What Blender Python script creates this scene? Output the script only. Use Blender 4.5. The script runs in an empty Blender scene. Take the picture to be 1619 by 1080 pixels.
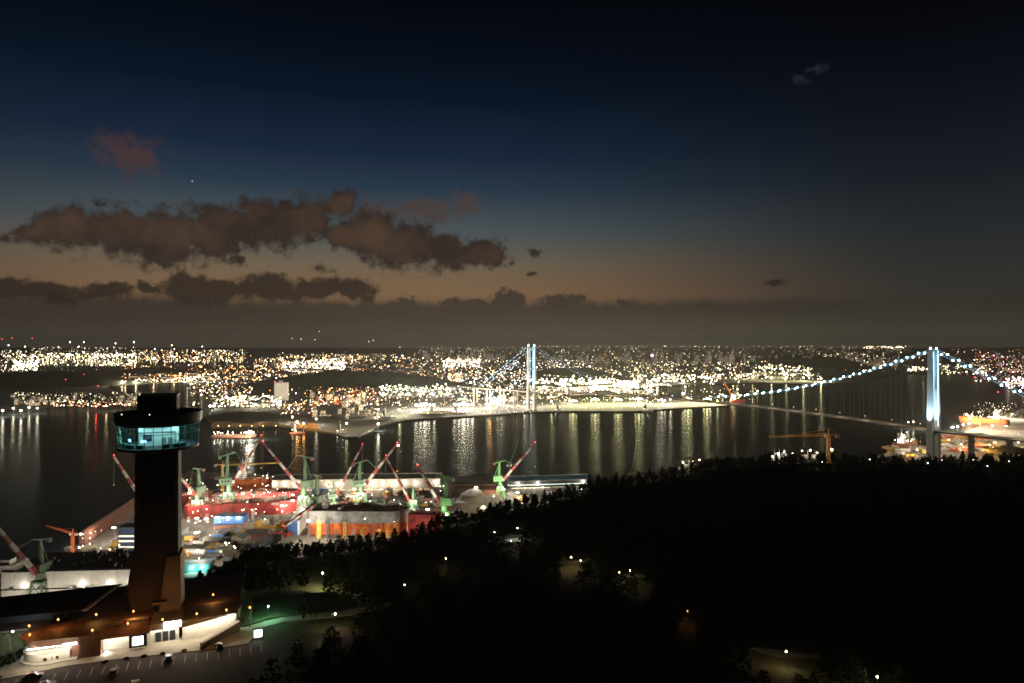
import bpy, math, random
import numpy as np
from math import sin, cos, pi, sqrt, atan, atan2, radians, hypot
from mathutils import Vector, Matrix

# ------------------------------------------------------------------ camera, sky, exposure
S = bpy.context.scene
COL = S.collection
rnd = random.Random(11)
F, CX, CY, H = 1080.0, 809.5, 540.0, 215.0      # focal length and centre in photograph pixels, eye height in metres

cam_data = bpy.data.cameras.new('camera')
cam = bpy.data.objects.new('camera', cam_data)
COL.objects.link(cam)
cam.location = (0, 0, H)
cam.rotation_euler = (pi/2, 0, 0)
cam_data.sensor_width = 36.0
cam_data.lens = 36.0*F/1619.0
cam_data.clip_start = 0.5
cam_data.clip_end = 120000
S.camera = cam
HAZE = 1.5e-5
CITY_W = 1.2e6
S.view_settings.view_transform = 'Standard'
S.view_settings.look = 'None'
S.view_settings.exposure = 0.0
S.view_settings.gamma = 1.0
S.view_settings.use_curve_mapping = False
S.cycles.filter_width = 1.65
S.cycles.max_bounces = 6
S.cycles.transparent_max_bounces = 12
S.cycles.sample_clamp_indirect = 3.0
S.cycles.sample_clamp_direct = 24.0
S.cycles.denoising_prefilter = 'ACCURATE'
S.cycles.caustics_reflective = False
S.cycles.caustics_refractive = False
S.cycles.use_light_tree = True
S.cycles.use_denoising = True

W = bpy.data.worlds.new('World')
S.world = W
W.use_nodes = True
wt = W.node_tree
wt.nodes.clear()

class NT:
    """small helper for node trees"""
    def __init__(s, t): s.t = t
    def n(s, kind, **kw):
        nd = s.t.nodes.new(kind)
        for k, v in kw.items(): setattr(nd, k, v)
        return nd
    def put(s, sock, v):
        if hasattr(v, 'is_output'): s.t.links.new(v, sock)
        else: sock.default_value = v
    def m(s, op, a, b=0.0, c=0.0, clamp=False):
        nd = s.n('ShaderNodeMath', operation=op, use_clamp=clamp)
        s.put(nd.inputs[0], a); s.put(nd.inputs[1], b); s.put(nd.inputs[2], c)
        return nd.outputs[0]
    def sm(s, x, lo, hi, o0=0.0, o1=1.0):
        nd = s.n('ShaderNodeMapRange', interpolation_type='SMOOTHSTEP')
        s.put(nd.inputs['Value'], x); s.put(nd.inputs['From Min'], lo); s.put(nd.inputs['From Max'], hi)
        s.put(nd.inputs['To Min'], o0); s.put(nd.inputs['To Max'], o1)
        return nd.outputs['Result']
    def mix(s, f, a, b, blend='MIX'):
        nd = s.n('ShaderNodeMix', data_type='RGBA', blend_type=blend)
        s.put(nd.inputs[0], f); s.put(nd.inputs[6], a); s.put(nd.inputs[7], b)
        return nd.outputs[2]
    def ramp(s, x, stops):
        nd = s.n('ShaderNodeValToRGB')
        el = nd.color_ramp.elements
        while len(el) < len(stops): el.new(0.5)
        for e, (p, c) in zip(el, stops): e.position = p; e.color = (*c, 1)
        s.put(nd.inputs[0], x)
        return nd.outputs[0]
    def noise(s, vec, scale, detail=3.0, rough=0.5, dim='3D'):
        nd = s.n('ShaderNodeTexNoise', noise_dimensions=dim)
        s.put(nd.inputs['Vector'], vec)
        nd.inputs['Scale'].default_value = scale
        nd.inputs['Detail'].default_value = detail
        nd.inputs['Roughness'].default_value = rough
        return nd.outputs[0]

def lin(r, g, b):
    f = lambda c: (c/255/12.92) if c <= 10 else ((c/255+0.055)/1.055)**2.4
    return (f(r), f(g), f(b))

def build_sky():
    k = NT(wt)
    geo = k.n('ShaderNodeTexCoord')
    sep = k.n('ShaderNodeSeparateXYZ')
    wt.links.new(geo.outputs['Generated'], sep.inputs[0])
    x, y, z = sep.outputs
    az = k.m('ARCTAN2', x, y)
    el = k.m('ARCSINE', z)
    # twilight gradient in elevation (degrees / 40): towards the set sun and away from it
    e = k.m('MULTIPLY', el, 180/pi/40.0, clamp=True)
    glow = k.ramp(e, [(0.0, lin(60, 52, 44)), (0.05, lin(70, 56, 46)), (0.10, lin(122, 94, 68)), (0.155, lin(109, 95, 76)), (0.22, lin(76, 84, 87)), (0.31, lin(40, 56, 71)),
                      (0.376, lin(24, 39, 59)), (0.485, lin(8, 21, 37)), (0.56, lin(5, 13, 26)), (0.65, lin(2, 6, 13)), (1.0, lin(1, 2, 6))])
    dusk = k.ramp(e, [(0.0, lin(54, 50, 44)), (0.06, lin(48, 45, 41)), (0.12, lin(45, 45, 43)), (0.20, lin(36, 40, 43)), (0.30, lin(23, 28, 35)), (0.42, lin(11, 16, 24)), (0.55, lin(4, 6, 12)), (0.70, lin(1, 2, 6)), (1.0, lin(1, 1, 4))])
    daz = k.m('SUBTRACT', az, radians(-15.0))
    f = k.sm(k.m('ABSOLUTE', daz), radians(8), radians(48), 1.0, 0.0)
    sky = k.mix(f, dusk, glow)
    # real twilight sky adds its own blue
    ns = k.n('ShaderNodeTexSky', sky_type='NISHITA', sun_disc=False)
    ns.sun_elevation = radians(-8.0)
    ns.sun_rotation = radians(-15.0)
    nis = k.mix(1.0, ns.outputs[0], (0.02, 0.02, 0.02, 1), 'MULTIPLY')
    sky = k.mix(1.0, sky, nis, 'ADD')
    # clouds: soft cells in azimuth and elevation, torn by noise
    vec = k.n('ShaderNodeCombineXYZ')
    wt.links.new(az, vec.inputs[0]); wt.links.new(el, vec.inputs[1])
    v = vec.outputs[0]
    n1 = k.n('ShaderNodeTexNoise'); wt.links.new(v, n1.inputs['Vector'])
    n1.inputs['Scale'].default_value = 26; n1.inputs['Detail'].default_value = 4
    off = k.n('ShaderNodeVectorMath', operation='MULTIPLY_ADD')
    wt.links.new(n1.outputs['Color'], off.inputs[0])
    off.inputs[1].default_value = (0.060, 0.030, 0)
    wt.links.new(v, off.inputs[2])
    vd = off.outputs[0]
    n2 = k.noise(v, 58, 6, 0.66)
    def cells(lst, dens=1.0):
        best = None
        for px, py, rx, ry in lst:
            a = atan((px-CX)/F); ee = atan((CY-py)/hypot(F, px-CX))
            ra = rx/F*cos(a)**2; re = ry/F*cos(a)
            s_ = k.n('ShaderNodeVectorMath', operation='SUBTRACT'); wt.links.new(vd, s_.inputs[0]); s_.inputs[1].default_value = (a+0.030, ee+0.015, 0)
            d_ = k.n('ShaderNodeVectorMath', operation='MULTIPLY'); wt.links.new(s_.outputs[0], d_.inputs[0]); d_.inputs[1].default_value = (1/ra, 1/re, 1)
            l_ = k.n('ShaderNodeVectorMath', operation='LENGTH'); wt.links.new(d_.outputs[0], l_.inputs[0])
            o = l_.outputs['Value']
            best = o if best is None else k.m('SMOOTH_MIN', best, o, 0.35)
        return best
    bank = cells([(72, 362, 36, 28), (115, 360, 50, 34), (190, 368, 52, 40), (262, 378, 66, 44), (345, 365, 66, 44), (425, 352, 70, 42), (485, 345, 40, 34),
                  (545, 375, 34, 20), (590, 372, 44, 38), (640, 388, 66, 36), (705, 398, 60, 27), (768, 398, 32, 24), (540, 326, 26, 22)])
    low = cells([(0, 455, 60, 20), (80, 462, 60, 17), (165, 462, 48, 14), (232, 458, 24, 12), (292, 455, 34, 22), (350, 462, 44, 17), (425, 456, 56, 21), (500, 459, 50, 19), (560, 458, 40, 16),
                 ])
    bits = cells([(505, 426, 26, 9), (380, 410, 22, 13), (838, 432, 18, 6), (1222, 449, 28, 8), (806, 412, 18, 9), (850, 400, 22, 10), (645, 468, 12, 8), (28, 374, 26, 16), (155, 326, 16, 10), (455, 316, 14, 8)])
    veil = cells([(670, 335, 66, 22), (735, 320, 32, 18), (600, 345, 44, 32)])
    red = cells([(205, 246, 58, 38)])
    cov = lambda d, lo, hi, q=1.7: k.sm(k.m('ADD', d, k.m('MULTIPLY', k.m('SUBTRACT', n2, 0.5), q)), lo, hi, 0.0, 1.0)
    m_bank = cov(bank, 1.28, 0.66); m_bits = cov(bits, 0.95, 0.0, 3.0); m_low = k.m('MAXIMUM', cov(low, 1.32, 0.72), m_bits)
    m_veil = k.m('MULTIPLY', cov(veil, 1.2, 0.3, 2.2), 0.75); m_red = k.m('MULTIPLY', cov(red, 1.25, 0.1, 2.4), 0.5)
    # low bank that closes the horizon all the way round, with a lumpy top
    hv = k.n('ShaderNodeVectorMath', operation='MULTIPLY'); wt.links.new(v, hv.inputs[0]); hv.inputs[1].default_value = (1, 0.25, 1)
    lump = k.noise(hv.outputs[0], 30, 5, 0.6)
    top = k.m('MULTIPLY_ADD', lump, 0.030, 0.0415)
    bumps = cells([(800, 478, 34, 18), (885, 480, 34, 20), (985, 482, 14, 12), (735, 488, 34, 14), (640, 485, 30, 12)])
    m_hor = k.m('MAXIMUM', k.sm(k.m('SUBTRACT', el, top), -0.008, 0.006, 1.0, 0.0), cov(bumps, 1.15, 0.8))
    m_hor = k.m('MULTIPLY', m_hor, 0.85)
    wob = k.noise(v, 11, 5, 0.6)
    core = k.sm(bank, 1.0, 0.35)
    cb = k.mix(k.m('MULTIPLY', k.sm(wob, 0.32, 0.68), core), (*lin(48, 40, 36), 1), (*lin(76, 59, 47), 1))
    hor_c = k.ramp(k.m('MULTIPLY', el, 12.0, clamp=True), [(0.0, lin(56, 53, 46)), (0.35, lin(49, 44, 38)), (0.75, lin(43, 39, 35)), (1.0, lin(41, 38, 35))])
    sky = k.mix(m_red, sky, (*lin(92, 56, 44), 1))
    sky = k.mix(m_veil, sky, (*lin(74, 60, 54), 1))
    sky = k.mix(m_hor, sky, hor_c)
    sky = k.mix(k.m('MULTIPLY', m_low, 0.9), sky, (*lin(37, 31, 28), 1))
    sky = k.mix(m_bank, sky, cb)
    # a faint wisp and one planet
    wisp = cells([(1266, 122, 20, 10), (1288, 106, 26, 7)])
    sky = k.mix(k.m('MULTIPLY', cov(wisp, 1.0, -0.2, 3.2), 0.45), sky, (*lin(52, 56, 70), 1))
    a0, e0 = atan((304-CX)/F), atan((CY-286.5)/hypot(F, 304-CX))
    sd = k.m('SQRT', k.m('ADD', k.m('POWER', k.m('SUBTRACT', az, a0), 2.0), k.m('POWER', k.m('SUBTRACT', el, e0), 2.0)))
    star = k.m('MULTIPLY', k.sm(sd, 0.0004, 0.0011, 1.0, 0.0), 0.8)
    sky = k.mix(star, sky, (0.75, 0.8, 0.8, 1))
    bg = k.n('ShaderNodeBackground'); bg.inputs['Strength'].default_value = 1.0
    wt.links.new(sky, bg.inputs['Color'])
    out = k.n('ShaderNodeOutputWorld')
    wt.links.new(bg.outputs[0], out.inputs['Surface'])
build_sky()

# ------------------------------------------------------------------ helpers
def P(px, py, z=3.0):
    """the point of the level z that stands at that spot of the photograph"""
    Y = (H-z)*F/(py-CY)
    return Vector(((px-CX)/F*Y, Y, z))
def D(px, Y, z=3.0): return Vector(((px-CX)/F*Y, Y, z))
def zat(py, Y): return H-(py-CY)/F*Y

class MB:
    """collects shapes, then links them as one mesh object"""
    def __init__(s): s.v = []; s.f = []; s.mi = []; s.cur = 0
    def slot(s, i): s.cur = i; return s
    def add(s, vs, fs):
        o = len(s.v)
        s.v += [tuple(q) for q in vs]
        for f in fs: s.f.append([i+o for i in f]); s.mi.append(s.cur)
        return s
    def box(s, x0, x1, y0, y1, z0, z1):
        return s.add([(x0,y0,z0),(x1,y0,z0),(x1,y1,z0),(x0,y1,z0),(x0,y0,z1),(x1,y0,z1),(x1,y1,z1),(x0,y1,z1)],
                     [(3,2,1,0),(4,5,6,7),(0,1,5,4),(1,2,6,5),(2,3,7,6),(3,0,4,7)])
    def prism(s, pts, z0, z1, pts2=None):
        n = len(pts); q = pts2 or pts
        return s.add([(p[0],p[1],z0) for p in pts]+[(p[0],p[1],z1) for p in q],
                     [tuple(range(n))[::-1], tuple(range(n,2*n))]+[(i,(i+1)%n,n+(i+1)%n,n+i) for i in range(n)])
    def bar(s, a, b, w, w2=None, d=None, d2=None):
        """square bar from a to b, w wide at a, w2 at b"""
        a, b = Vector(a), Vector(b); w2 = w if w2 is None else w2; d = w if d is None else d; d2 = (w2 if d2 is None else d2)
        ax = (b-a).normalized()
        up = Vector((0,0,1)) if abs(ax.z) < 0.95 else Vector((0,1,0))
        u = ax.cross(up).normalized(); n = u.cross(ax).normalized()
        vs = []
        for c, h, k in ((a, w/2, d/2), (b, w2/2, d2/2)):
            vs += [c-u*h-n*k, c+u*h-n*k, c+u*h+n*k, c-u*h+n*k]
        return s.add(vs, [(3,2,1,0),(4,5,6,7),(0,1,5,4),(1,2,6,5),(2,3,7,6),(3,0,4,7)])
    def tube(s, a, b, r, r2=None, n=6):
        a, b = Vector(a), Vector(b); r2 = r if r2 is None else r2
        ax = (b-a).normalized()
        up = Vector((0,0,1)) if abs(ax.z) < 0.95 else Vector((0,1,0))
        u = ax.cross(up).normalized(); w = u.cross(ax)
        vs = [c+(u*cos(t)+w*sin(t))*q for c, q in ((a, r), (b, r2)) for t in [2*pi*i/n for i in range(n)]]
        return s.add(vs, [tuple(range(n))[::-1], tuple(range(n,2*n))]+[(i,(i+1)%n,n+(i+1)%n,n+i) for i in range(n)])
    def ball(s, c, r, rz=None):
        """twenty sided ball"""
        g = (1+sqrt(5))/2; k = r/sqrt(1+g*g); kz = k if rz is None else k*rz/r
        V = [(-1,g,0),(1,g,0),(-1,-g,0),(1,-g,0),(0,-1,g),(0,1,g),(0,-1,-g),(0,1,-g),(g,0,-1),(g,0,1),(-g,0,-1),(-g,0,1)]
        Fs = [(0,11,5),(0,5,1),(0,1,7),(0,7,10),(0,10,11),(1,5,9),(5,11,4),(11,10,2),(10,7,6),(7,1,8),(3,9,4),(3,4,2),(3,2,6),(3,6,8),(3,8,9),(4,9,5),(2,4,11),(6,2,10),(8,6,7),(9,8,1)]
        return s.add([(c[0]+x*k, c[1]+y*k, c[2]+q*kz) for x, y, q in V], Fs)
    def octa(s, c, r):
        x, y, z = c
        return s.add([(x+r,y,z),(x,y+r,z),(x-r,y,z),(x,y-r,z),(x,y,z+r),(x,y,z-r)],
                     [(0,1,4),(1,2,4),(2,3,4),(3,0,4),(1,0,5),(2,1,5),(3,2,5),(0,3,5)])
    def ring(s, rin, rout, z0, z1, n=40, rin1=None, rout1=None, a0=0.0, a1=2*pi, c=(0,0)):
        """ring wall; *_1 are the radii at the top"""
        rin1 = rin if rin1 is None else rin1; rout1 = rout if rout1 is None else rout1
        full = abs(a1-a0-2*pi) < 1e-6
        m = n if full else n+1
        vs = []
        for i in range(m):
            t = a0+(a1-a0)*i/n
            for r, z in ((rin,z0),(rout,z0),(rout1,z1),(rin1,z1)): vs.append((c[0]+r*cos(t), c[1]+r*sin(t), z))
        fs = []
        for i in range(n):
            j = (i+1) % m
            for q in range(4): fs.append((i*4+q, j*4+q, j*4+(q+1)%4, i*4+(q+1)%4)[::-1])
        if not full: fs += [(0,1,2,3), (4*n+3,4*n+2,4*n+1,4*n)]
        return s.add(vs, fs)
    def obj(s, name, mats, parent=None, loc=None, smooth=False):
        me = bpy.data.meshes.new(name)
        me.from_pydata(s.v, [], s.f)
        mats = mats if isinstance(mats, (list, tuple)) else [mats]
        for m in mats: me.materials.append(m)
        if len(mats) > 1: me.polygons.foreach_set('material_index', s.mi)
        if smooth: me.polygons.foreach_set('use_smooth', [True]*len(s.f))
        me.update()
        o = bpy.data.objects.new(name, me)
        COL.objects.link(o)
        if parent: o.parent = parent
        if loc is not None: o.location = loc
        return o

def tag(o, label=None, cat=None, group=None, kind=None):
    if label: o['label'] = label
    if cat: o['category'] = cat
    if group: o['group'] = group
    if kind: o['kind'] = kind
    return o
def thing(name, label, cat, loc=(0,0,0), rz=0.0, group=None):
    o = bpy.data.objects.new(name, None)
    COL.objects.link(o)
    o.location = loc; o.rotation_euler = (0, 0, rz)
    o.empty_display_size = 0.1
    return tag(o, label, cat, group)
KIDS = {}
def kids_of(o): return [c for c in COL.objects if c.parent == o]
def dup(root, loc, rz=None, label=None, scale=None, group=None):
    """copy of a thing with copies of its parts and sub-parts; mesh data is shared"""
    if root.name not in KIDS: KIDS[root.name] = [(c, kids_of(c)) for c in kids_of(root)]
    r = root.copy(); COL.objects.link(r); r.location = loc
    if rz is not None: r.rotation_euler = (0, 0, rz)
    if label: r['label'] = label
    if group: r['group'] = group
    if scale is not None: r.scale = scale if isinstance(scale, (tuple, list)) else (scale,)*3
    for ch, sub in KIDS[root.name]:
        c = ch.copy(); COL.objects.link(c); c.parent = r
        for g in sub:
            d = g.copy(); COL.objects.link(d); d.parent = c
    return r

# ------------------------------------------------------------------ materials
MATS = {}
def mat(name, c, rough=0.6, metal=0.0, var=0.25, scale=0.6, c2=None, bump=0.0, spec=0.5):
    """painted or mineral surface with patchy wear from noise in object space"""
    if name in MATS: return MATS[name]
    m = bpy.data.materials.new(name); m.use_nodes = True
    k = NT(m.node_tree); b = m.node_tree.nodes['Principled BSDF']
    tc = k.n('ShaderNodeTexCoord')
    n = k.noise(tc.outputs['Object'], scale, 5, 0.6)
    dark = tuple(q*(1-var) for q in c) if c2 is None else c2
    col = k.mix(k.sm(n, 0.35, 0.68), (*c, 1), (*dark, 1))
    m.node_tree.links.new(col, b.inputs['Base Color'])
    b.inputs['Roughness'].default_value = rough
    b.inputs['Metallic'].default_value = metal
    b.inputs['Specular IOR Level'].default_value = spec
    if bump:
        bn = k.n('ShaderNodeBump'); bn.inputs['Strength'].default_value = bump; bn.inputs['Distance'].default_value = 0.3
        m.node_tree.links.new(k.noise(tc.outputs['Object'], scale*6, 4, 0.6), bn.inputs['Height'])
        m.node_tree.links.new(bn.outputs[0], b.inputs['Normal'])
    MATS[name] = m
    return m
def emi(name, c, s, sampled=False):
    """a lamp face that gives off light; small bulbs leave the lighting of their surroundings to the lamp standing in them"""
    if name in MATS: return MATS[name]
    m = bpy.data.materials.new(name); m.use_nodes = True
    b = m.node_tree.nodes['Principled BSDF']
    b.inputs['Base Color'].default_value = (*[min(.8, q*.8) for q in c], 1); b.inputs['Roughness'].default_value = 0.6
    b.inputs['Emission Color'].default_value = (*c, 1); b.inputs['Emission Strength'].default_value = s
    m.cycles.emission_sampling = 'FRONT' if sampled else 'NONE'
    MATS[name] = m
    return m
LAMPD = {}
def glow(parent, loc, tint, watts, radius=0.25):
    """point light of a lamp, or an added fill light without one"""
    c = TINT[tint] if isinstance(tint, str) else tint
    key = (c, round(watts), radius)
    if key not in LAMPD:
        l = bpy.data.lights.new('lamp_or_fill_light', 'POINT'); l.energy = watts; l.color = c; l.shadow_soft_size = radius
        LAMPD[key] = l
    o = bpy.data.objects.new('lamp_or_fill_light', LAMPD[key]); COL.objects.link(o)
    o.parent = parent; o.location = loc
    return o
TINT = {'white': (1.0, 0.87, 0.68), 'cool': (0.86, 0.95, 1.0), 'warm': (1.0, 0.70, 0.40), 'lime': (1.0, 0.89, 0.48), 'orange': (1.0, 0.40, 0.10),
        'red': (1.0, 0.06, 0.05), 'blue': (0.45, 0.78, 1.0), 'green': (0.35, 1.0, 0.65), 'pink': (1.0, 0.45, 0.75)}
WORDS = {'white': 'white', 'cool': 'cool white', 'warm': 'warm yellow', 'lime': 'yellowish', 'orange': 'orange', 'red': 'red', 'blue': 'pale blue', 'green': 'green', 'pink': 'pink'}

M_conc = mat('concrete', (0.30, 0.28, 0.25), 0.85, var=0.35, scale=0.15, bump=0.2)
M_quay = mat('quay_concrete', (0.30, 0.275, 0.24), 0.9, var=0.45, scale=0.03, bump=0.2)
M_soil = mat('soil', (0.017, 0.019, 0.007), 0.95, var=0.5, scale=0.01)
M_dark = mat('dark_steel', (0.03, 0.032, 0.035), 0.6, var=0.4, scale=0.5)
M_grey = mat('grey_paint', (0.27, 0.28, 0.27), 0.65, var=0.5, scale=0.14)
M_white = mat('white_paint', (0.72, 0.71, 0.68), 0.55, var=0.18, scale=0.2)
M_jibr = mat('dull_red_paint', (0.22, 0.028, 0.025), 0.7, var=0.35, scale=0.3)
M_jibw = mat('dull_white_paint', (0.40, 0.38, 0.34), 0.7, var=0.3, scale=0.3)
M_red = mat('red_paint', (0.40, 0.035, 0.03), 0.65, var=0.5, scale=0.14)
M_green = mat('green_paint', (0.085, 0.165, 0.095), 0.6, var=0.3, scale=0.25)
M_grn2 = mat('bright_green_paint', (0.05, 0.20, 0.05), 0.6, var=0.3, scale=0.25)
M_blue = mat('blue_paint', (0.035, 0.12, 0.36), 0.6, var=0.25, scale=0.25)
M_teal = mat('teal_roof', (0.05, 0.17, 0.22), 0.6, var=0.3, scale=0.2)
M_oran = mat('orange_antifouling', (0.62, 0.13, 0.02), 0.7, var=0.5, scale=0.12)
M_salm = mat('salmon_paint', (0.46, 0.22, 0.16), 0.7, var=0.25, scale=0.3)
M_yel = mat('yellow_paint', (0.62, 0.36, 0.05), 0.6, var=0.25, scale=0.3)
M_rust = mat('rusty_primer', (0.20, 0.08, 0.05), 0.85, var=0.45, scale=0.2)
M_tan = mat('tan_steel', (0.24, 0.20, 0.14), 0.8, var=0.4, scale=0.12)
M_pole = mat('galvanised_pole', (0.16, 0.16, 0.16), 0.5, 0.6, var=0.2, scale=1.0)
M_roof = mat('roof_sheet', (0.13, 0.13, 0.12), 0.7, var=0.35, scale=0.12)
M_wall = mat('rendered_wall', (0.26, 0.25, 0.23), 0.85, var=0.25, scale=0.1)
M_asph = mat('asphalt', (0.046, 0.038, 0.032), 0.9, var=0.35, scale=0.35, bump=0.3)
M_grass = mat('grass', (0.050, 0.056, 0.018), 0.95, var=0.5, scale=0.7, bump=0.4)
M_wood = mat('brown_cladding', (0.17, 0.085, 0.045), 0.7, var=0.35, scale=0.5)
M_tower = mat('brown_concrete', (0.036, 0.027, 0.021), 0.85, var=0.3, scale=0.15, bump=0.15)
M_butt = mat('tan_concrete', (0.25, 0.18, 0.105), 0.85, var=0.25, scale=0.2, bump=0.15)
M_rubber = mat('tyre_rubber', (0.02, 0.02, 0.02), 0.9)
M_leaf = mat('pine_needles', (0.028, 0.045, 0.018), 0.9, var=0.55, scale=0.25, spec=0.1)
M_bark = mat('bark', (0.06, 0.042, 0.03), 0.95)
M_glassd = mat('dark_window_glass', (0.015, 0.02, 0.025), 0.12, var=0.2)
# ------------------------------------------------------------------ water
def make_water():
    m = bpy.data.materials.new('harbour_water'); m.use_nodes = True
    t = m.node_tree; k = NT(t); b = t.nodes['Principled BSDF']
    t.nodes.remove(b)
    df = k.n('ShaderNodeBsdfDiffuse'); df.inputs[0].default_value = (0.004, 0.006, 0.006, 1)
    b = k.n('ShaderNodeBsdfGlossy'); b.inputs[0].default_value = (0.078, 0.082, 0.074, 1); b.inputs['Roughness'].default_value = 0.11   # choppy water hides most of the mirror
    ad = k.n('ShaderNodeAddShader'); t.links.new(df.outputs[0], ad.inputs[0]); t.links.new(b.outputs[0], ad.inputs[1])
    t.links.new(ad.outputs[0], t.nodes['Material Output'].inputs['Surface'])
    tc = k.n('ShaderNodeTexCoord')
    def waves(sc, rot, stretch, det):
        mp = k.n('ShaderNodeMapping'); mp.inputs['Rotation'].default_value = (0, 0, rot); mp.inputs['Scale'].default_value = (1, stretch, 1)
        t.links.new(tc.outputs['Object'], mp.inputs[0])
        return k.noise(mp.outputs[0], sc, det, 0.55)
    swell = waves(0.030, radians(14), 1.7, 2)
    chop = waves(0.16, radians(-9), 1.8, 2)
    fine = waves(0.8, radians(20), 1.6, 2)
    h = k.m('ADD', k.m('MULTIPLY', swell, 1.7), k.m('ADD', k.m('MULTIPLY', chop, 0.45), k.m('MULTIPLY', fine, 0.06)))
    bn = k.n('ShaderNodeBump'); bn.inputs['Strength'].default_value = 0.6; bn.inputs['Distance'].default_value = 1.0
    t.links.new(h, bn.inputs['Height']); t.links.new(bn.outputs[0], b.inputs['Normal'])
    R = 24000
    o = MB().add([(-R,-3000,0),(R,-3000,0),(R,R,0),(-R,R,0)], [(0,1,2,3)]).obj('water', m)
    tag(o, 'dark rippled harbour water with streaks of light', kind='structure')
make_water()

def slab(name, pts, z, mt, label, zb=-2.0):
    """ground sheet: flat land with a quay wall round it"""
    o = MB().prism([(p[0], p[1]) for p in pts], zb, z).obj(name, mt)
    return tag(o, label, kind='structure')

# near land: the shipyard below the hill
yard = [P(-330,1010), P(-120,905), P(-20,886), P(60,882), P(108,874), P(132,862), P(176,830), P(216,800), P(226,766), P(300,746), P(428,751), P(700,753), P(800,751), P(935,756), P(1010,750), P(1160,738), P(1330,738)]
yard = yard + [Vector((760, 1000, 3)), Vector((1400, 820, 3)), Vector((1400, -200, 3)), Vector((-520, -200, 3))]
slab('shipyard_ground', yard, 3.0, M_quay, 'floodlit concrete ground of the shipyard beside the water')
# right-hand port land under the bridge tower
port = [P(1375,726), P(1402,716), P(1440,709), P(1478,703), P(1500,694), P(1525,683), P(1560,668), P(1590,655), P(1619,641), P(1800,612), Vector((3200, 1700, 3)), Vector((2000, 860, 3)), Vector((760, 1004, 3))]
slab('port_ground', port, 3.0, mat('pale_port_ground', (0.42, 0.37, 0.29), 0.9, var=0.4, scale=0.02), 'lit quay and storage ground around the near bridge tower')
# far shore
far = [P(-420,662), P(-60,647), P(0,645), P(60,644), P(130,640), P(205,635), P(224,629), P(216,623), P(190,619), P(172,615), P(172,606), P(290,605), P(300,612), P(336,622), P(352,632), P(338,644), P(328,662), P(336,677), P(400,675), P(440,672),
       P(500,680), P(530,685), P(546,691), P(566,690), P(600,673), P(640,664), P(700,660), P(770,656), P(840,651), P(900,650), P(1000,650), P(1075,645), P(1150,641), P(1162,637), P(1110,632), P(1012,628), P(1000,614), P(1060,609), P(1200,605), P(1300,607),
       P(1350,602), P(1420,592), P(1500,589), P(1560,600), P(1619,617), P(1760,640), P(2300,640)]
far = far + [Vector((23900, 9500, 3)), Vector((23900, 23900, 3)), Vector((-23900, 23900, 3)), Vector((-23900, 3000, 3))]
slab('far_shore_ground', far, 3.0, M_soil, 'low built up land across the harbour')

# ------------------------------------------------------------------ the near hill
RID = [(-0.95, 218, 128), (-0.75, 222, 128.5), (-0.60, 228, 130), (-0.50, 238, 128), (-0.435, 262, 122), (-0.38, 282, 124), (-0.305, 300, 120.5), (-0.23, 322, 116.5), (-0.157, 340, 114.5),
       (-0.10, 362, 117.5), (-0.046, 398, 111), (0.02, 424, 112), (0.085, 452, 112), (0.12, 476, 114), (0.18, 492, 112.5), (0.232, 506, 114.5), (0.30, 524, 118.5), (0.41, 540, 119), (0.60, 545, 118), (0.75, 548, 118.5), (1.1, 552, 118)]
def lerp_ridge(t):
    if t <= RID[0][0]: return RID[0][1:]
    for a, b in zip(RID, RID[1:]):
        if t <= b[0]:
            f = (t-a[0])/(b[0]-a[0]); f = f*f*(3-2*f)
            return a[1]+(b[1]-a[1])*f, a[2]+(b[2]-a[2])*f
    return RID[-1][1:]
def sstep(x, a, b):
    f = min(1, max(0, (x-a)/(b-a))); return f*f*(3-2*f)
BO = Vector((-129.4, 179.3, 129.5)); BA = atan2(19.3, 47.6)          # visitor centre: origin and facade direction
BX = Vector((cos(BA), sin(BA), 0)); BY = Vector((-sin(BA), cos(BA), 0))
def ground_z(x, y):
    yy = max(y, 110.0)
    yr, zr = lerp_ridge(x/yy)
    bump = 2.2*sin(x*0.021+1.3)*cos(y*0.027)+1.3*sin(x*0.063+y*0.05)
    inner = 116+14*sstep(-x, -10, 70)*sstep(330-y, 20, 120)             # the top terrace side is higher
    f = sstep(y/yr, 0.55, 1.0)
    z = inner*(1-f)+zr*f + bump*(1-f)
    if y > yr: z = zr-(y-yr)*(0.62+0.1*sin(x*0.03))-0.0004*(y-yr)**2
    u = (x-BO.x)*BX.x+(y-BO.y)*BX.y; v = (x-BO.x)*BY.x+(y-BO.y)*BY.y
    flat = sstep(u, -26, -14)*sstep(-u, -92, -66)*sstep(v, -70, -45)*sstep(-v, -44, -34) if y < yr+3 else 0
    zf = 129.4+5.4*sstep(v, 11.0, 12.5)*sstep(-u, -58, -50)
    return z*(1-flat)+zf*flat
def make_hill():
    xs = np.arange(-420, 1000, 5.0); ys = np.arange(-80, 860, 4.0)
    zz = np.array([[ground_z(float(x), float(y)) for x in xs] for y in ys])
    zz = np.maximum(zz, -6)
    ny, nx = zz.shape
    X, Y = np.meshgrid(xs, ys)
    co = np.stack([X, Y, zz], -1).reshape(-1, 3)
    i = np.arange((ny-1)*(nx-1)); r = i//(nx-1); c = i % (nx-1); a = r*nx+c
    q = np.stack([a, a+1, a+nx+1, a+nx], -1)
    keep = (zz.reshape(-1)[q].max(1) > 2.0)
    me = bpy.data.meshes.new('hill'); me.from_pydata(co.tolist(), [], q[keep].tolist())
    me.polygons.foreach_set('use_smooth', [True]*int(keep.sum())); me.materials.append(M_grass); me.update()
    o = bpy.data.objects.new('hill', me); COL.objects.link(o)
    tag(o, 'dark wooded hill falling towards the shipyard', kind='structure')
make_hill()
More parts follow.
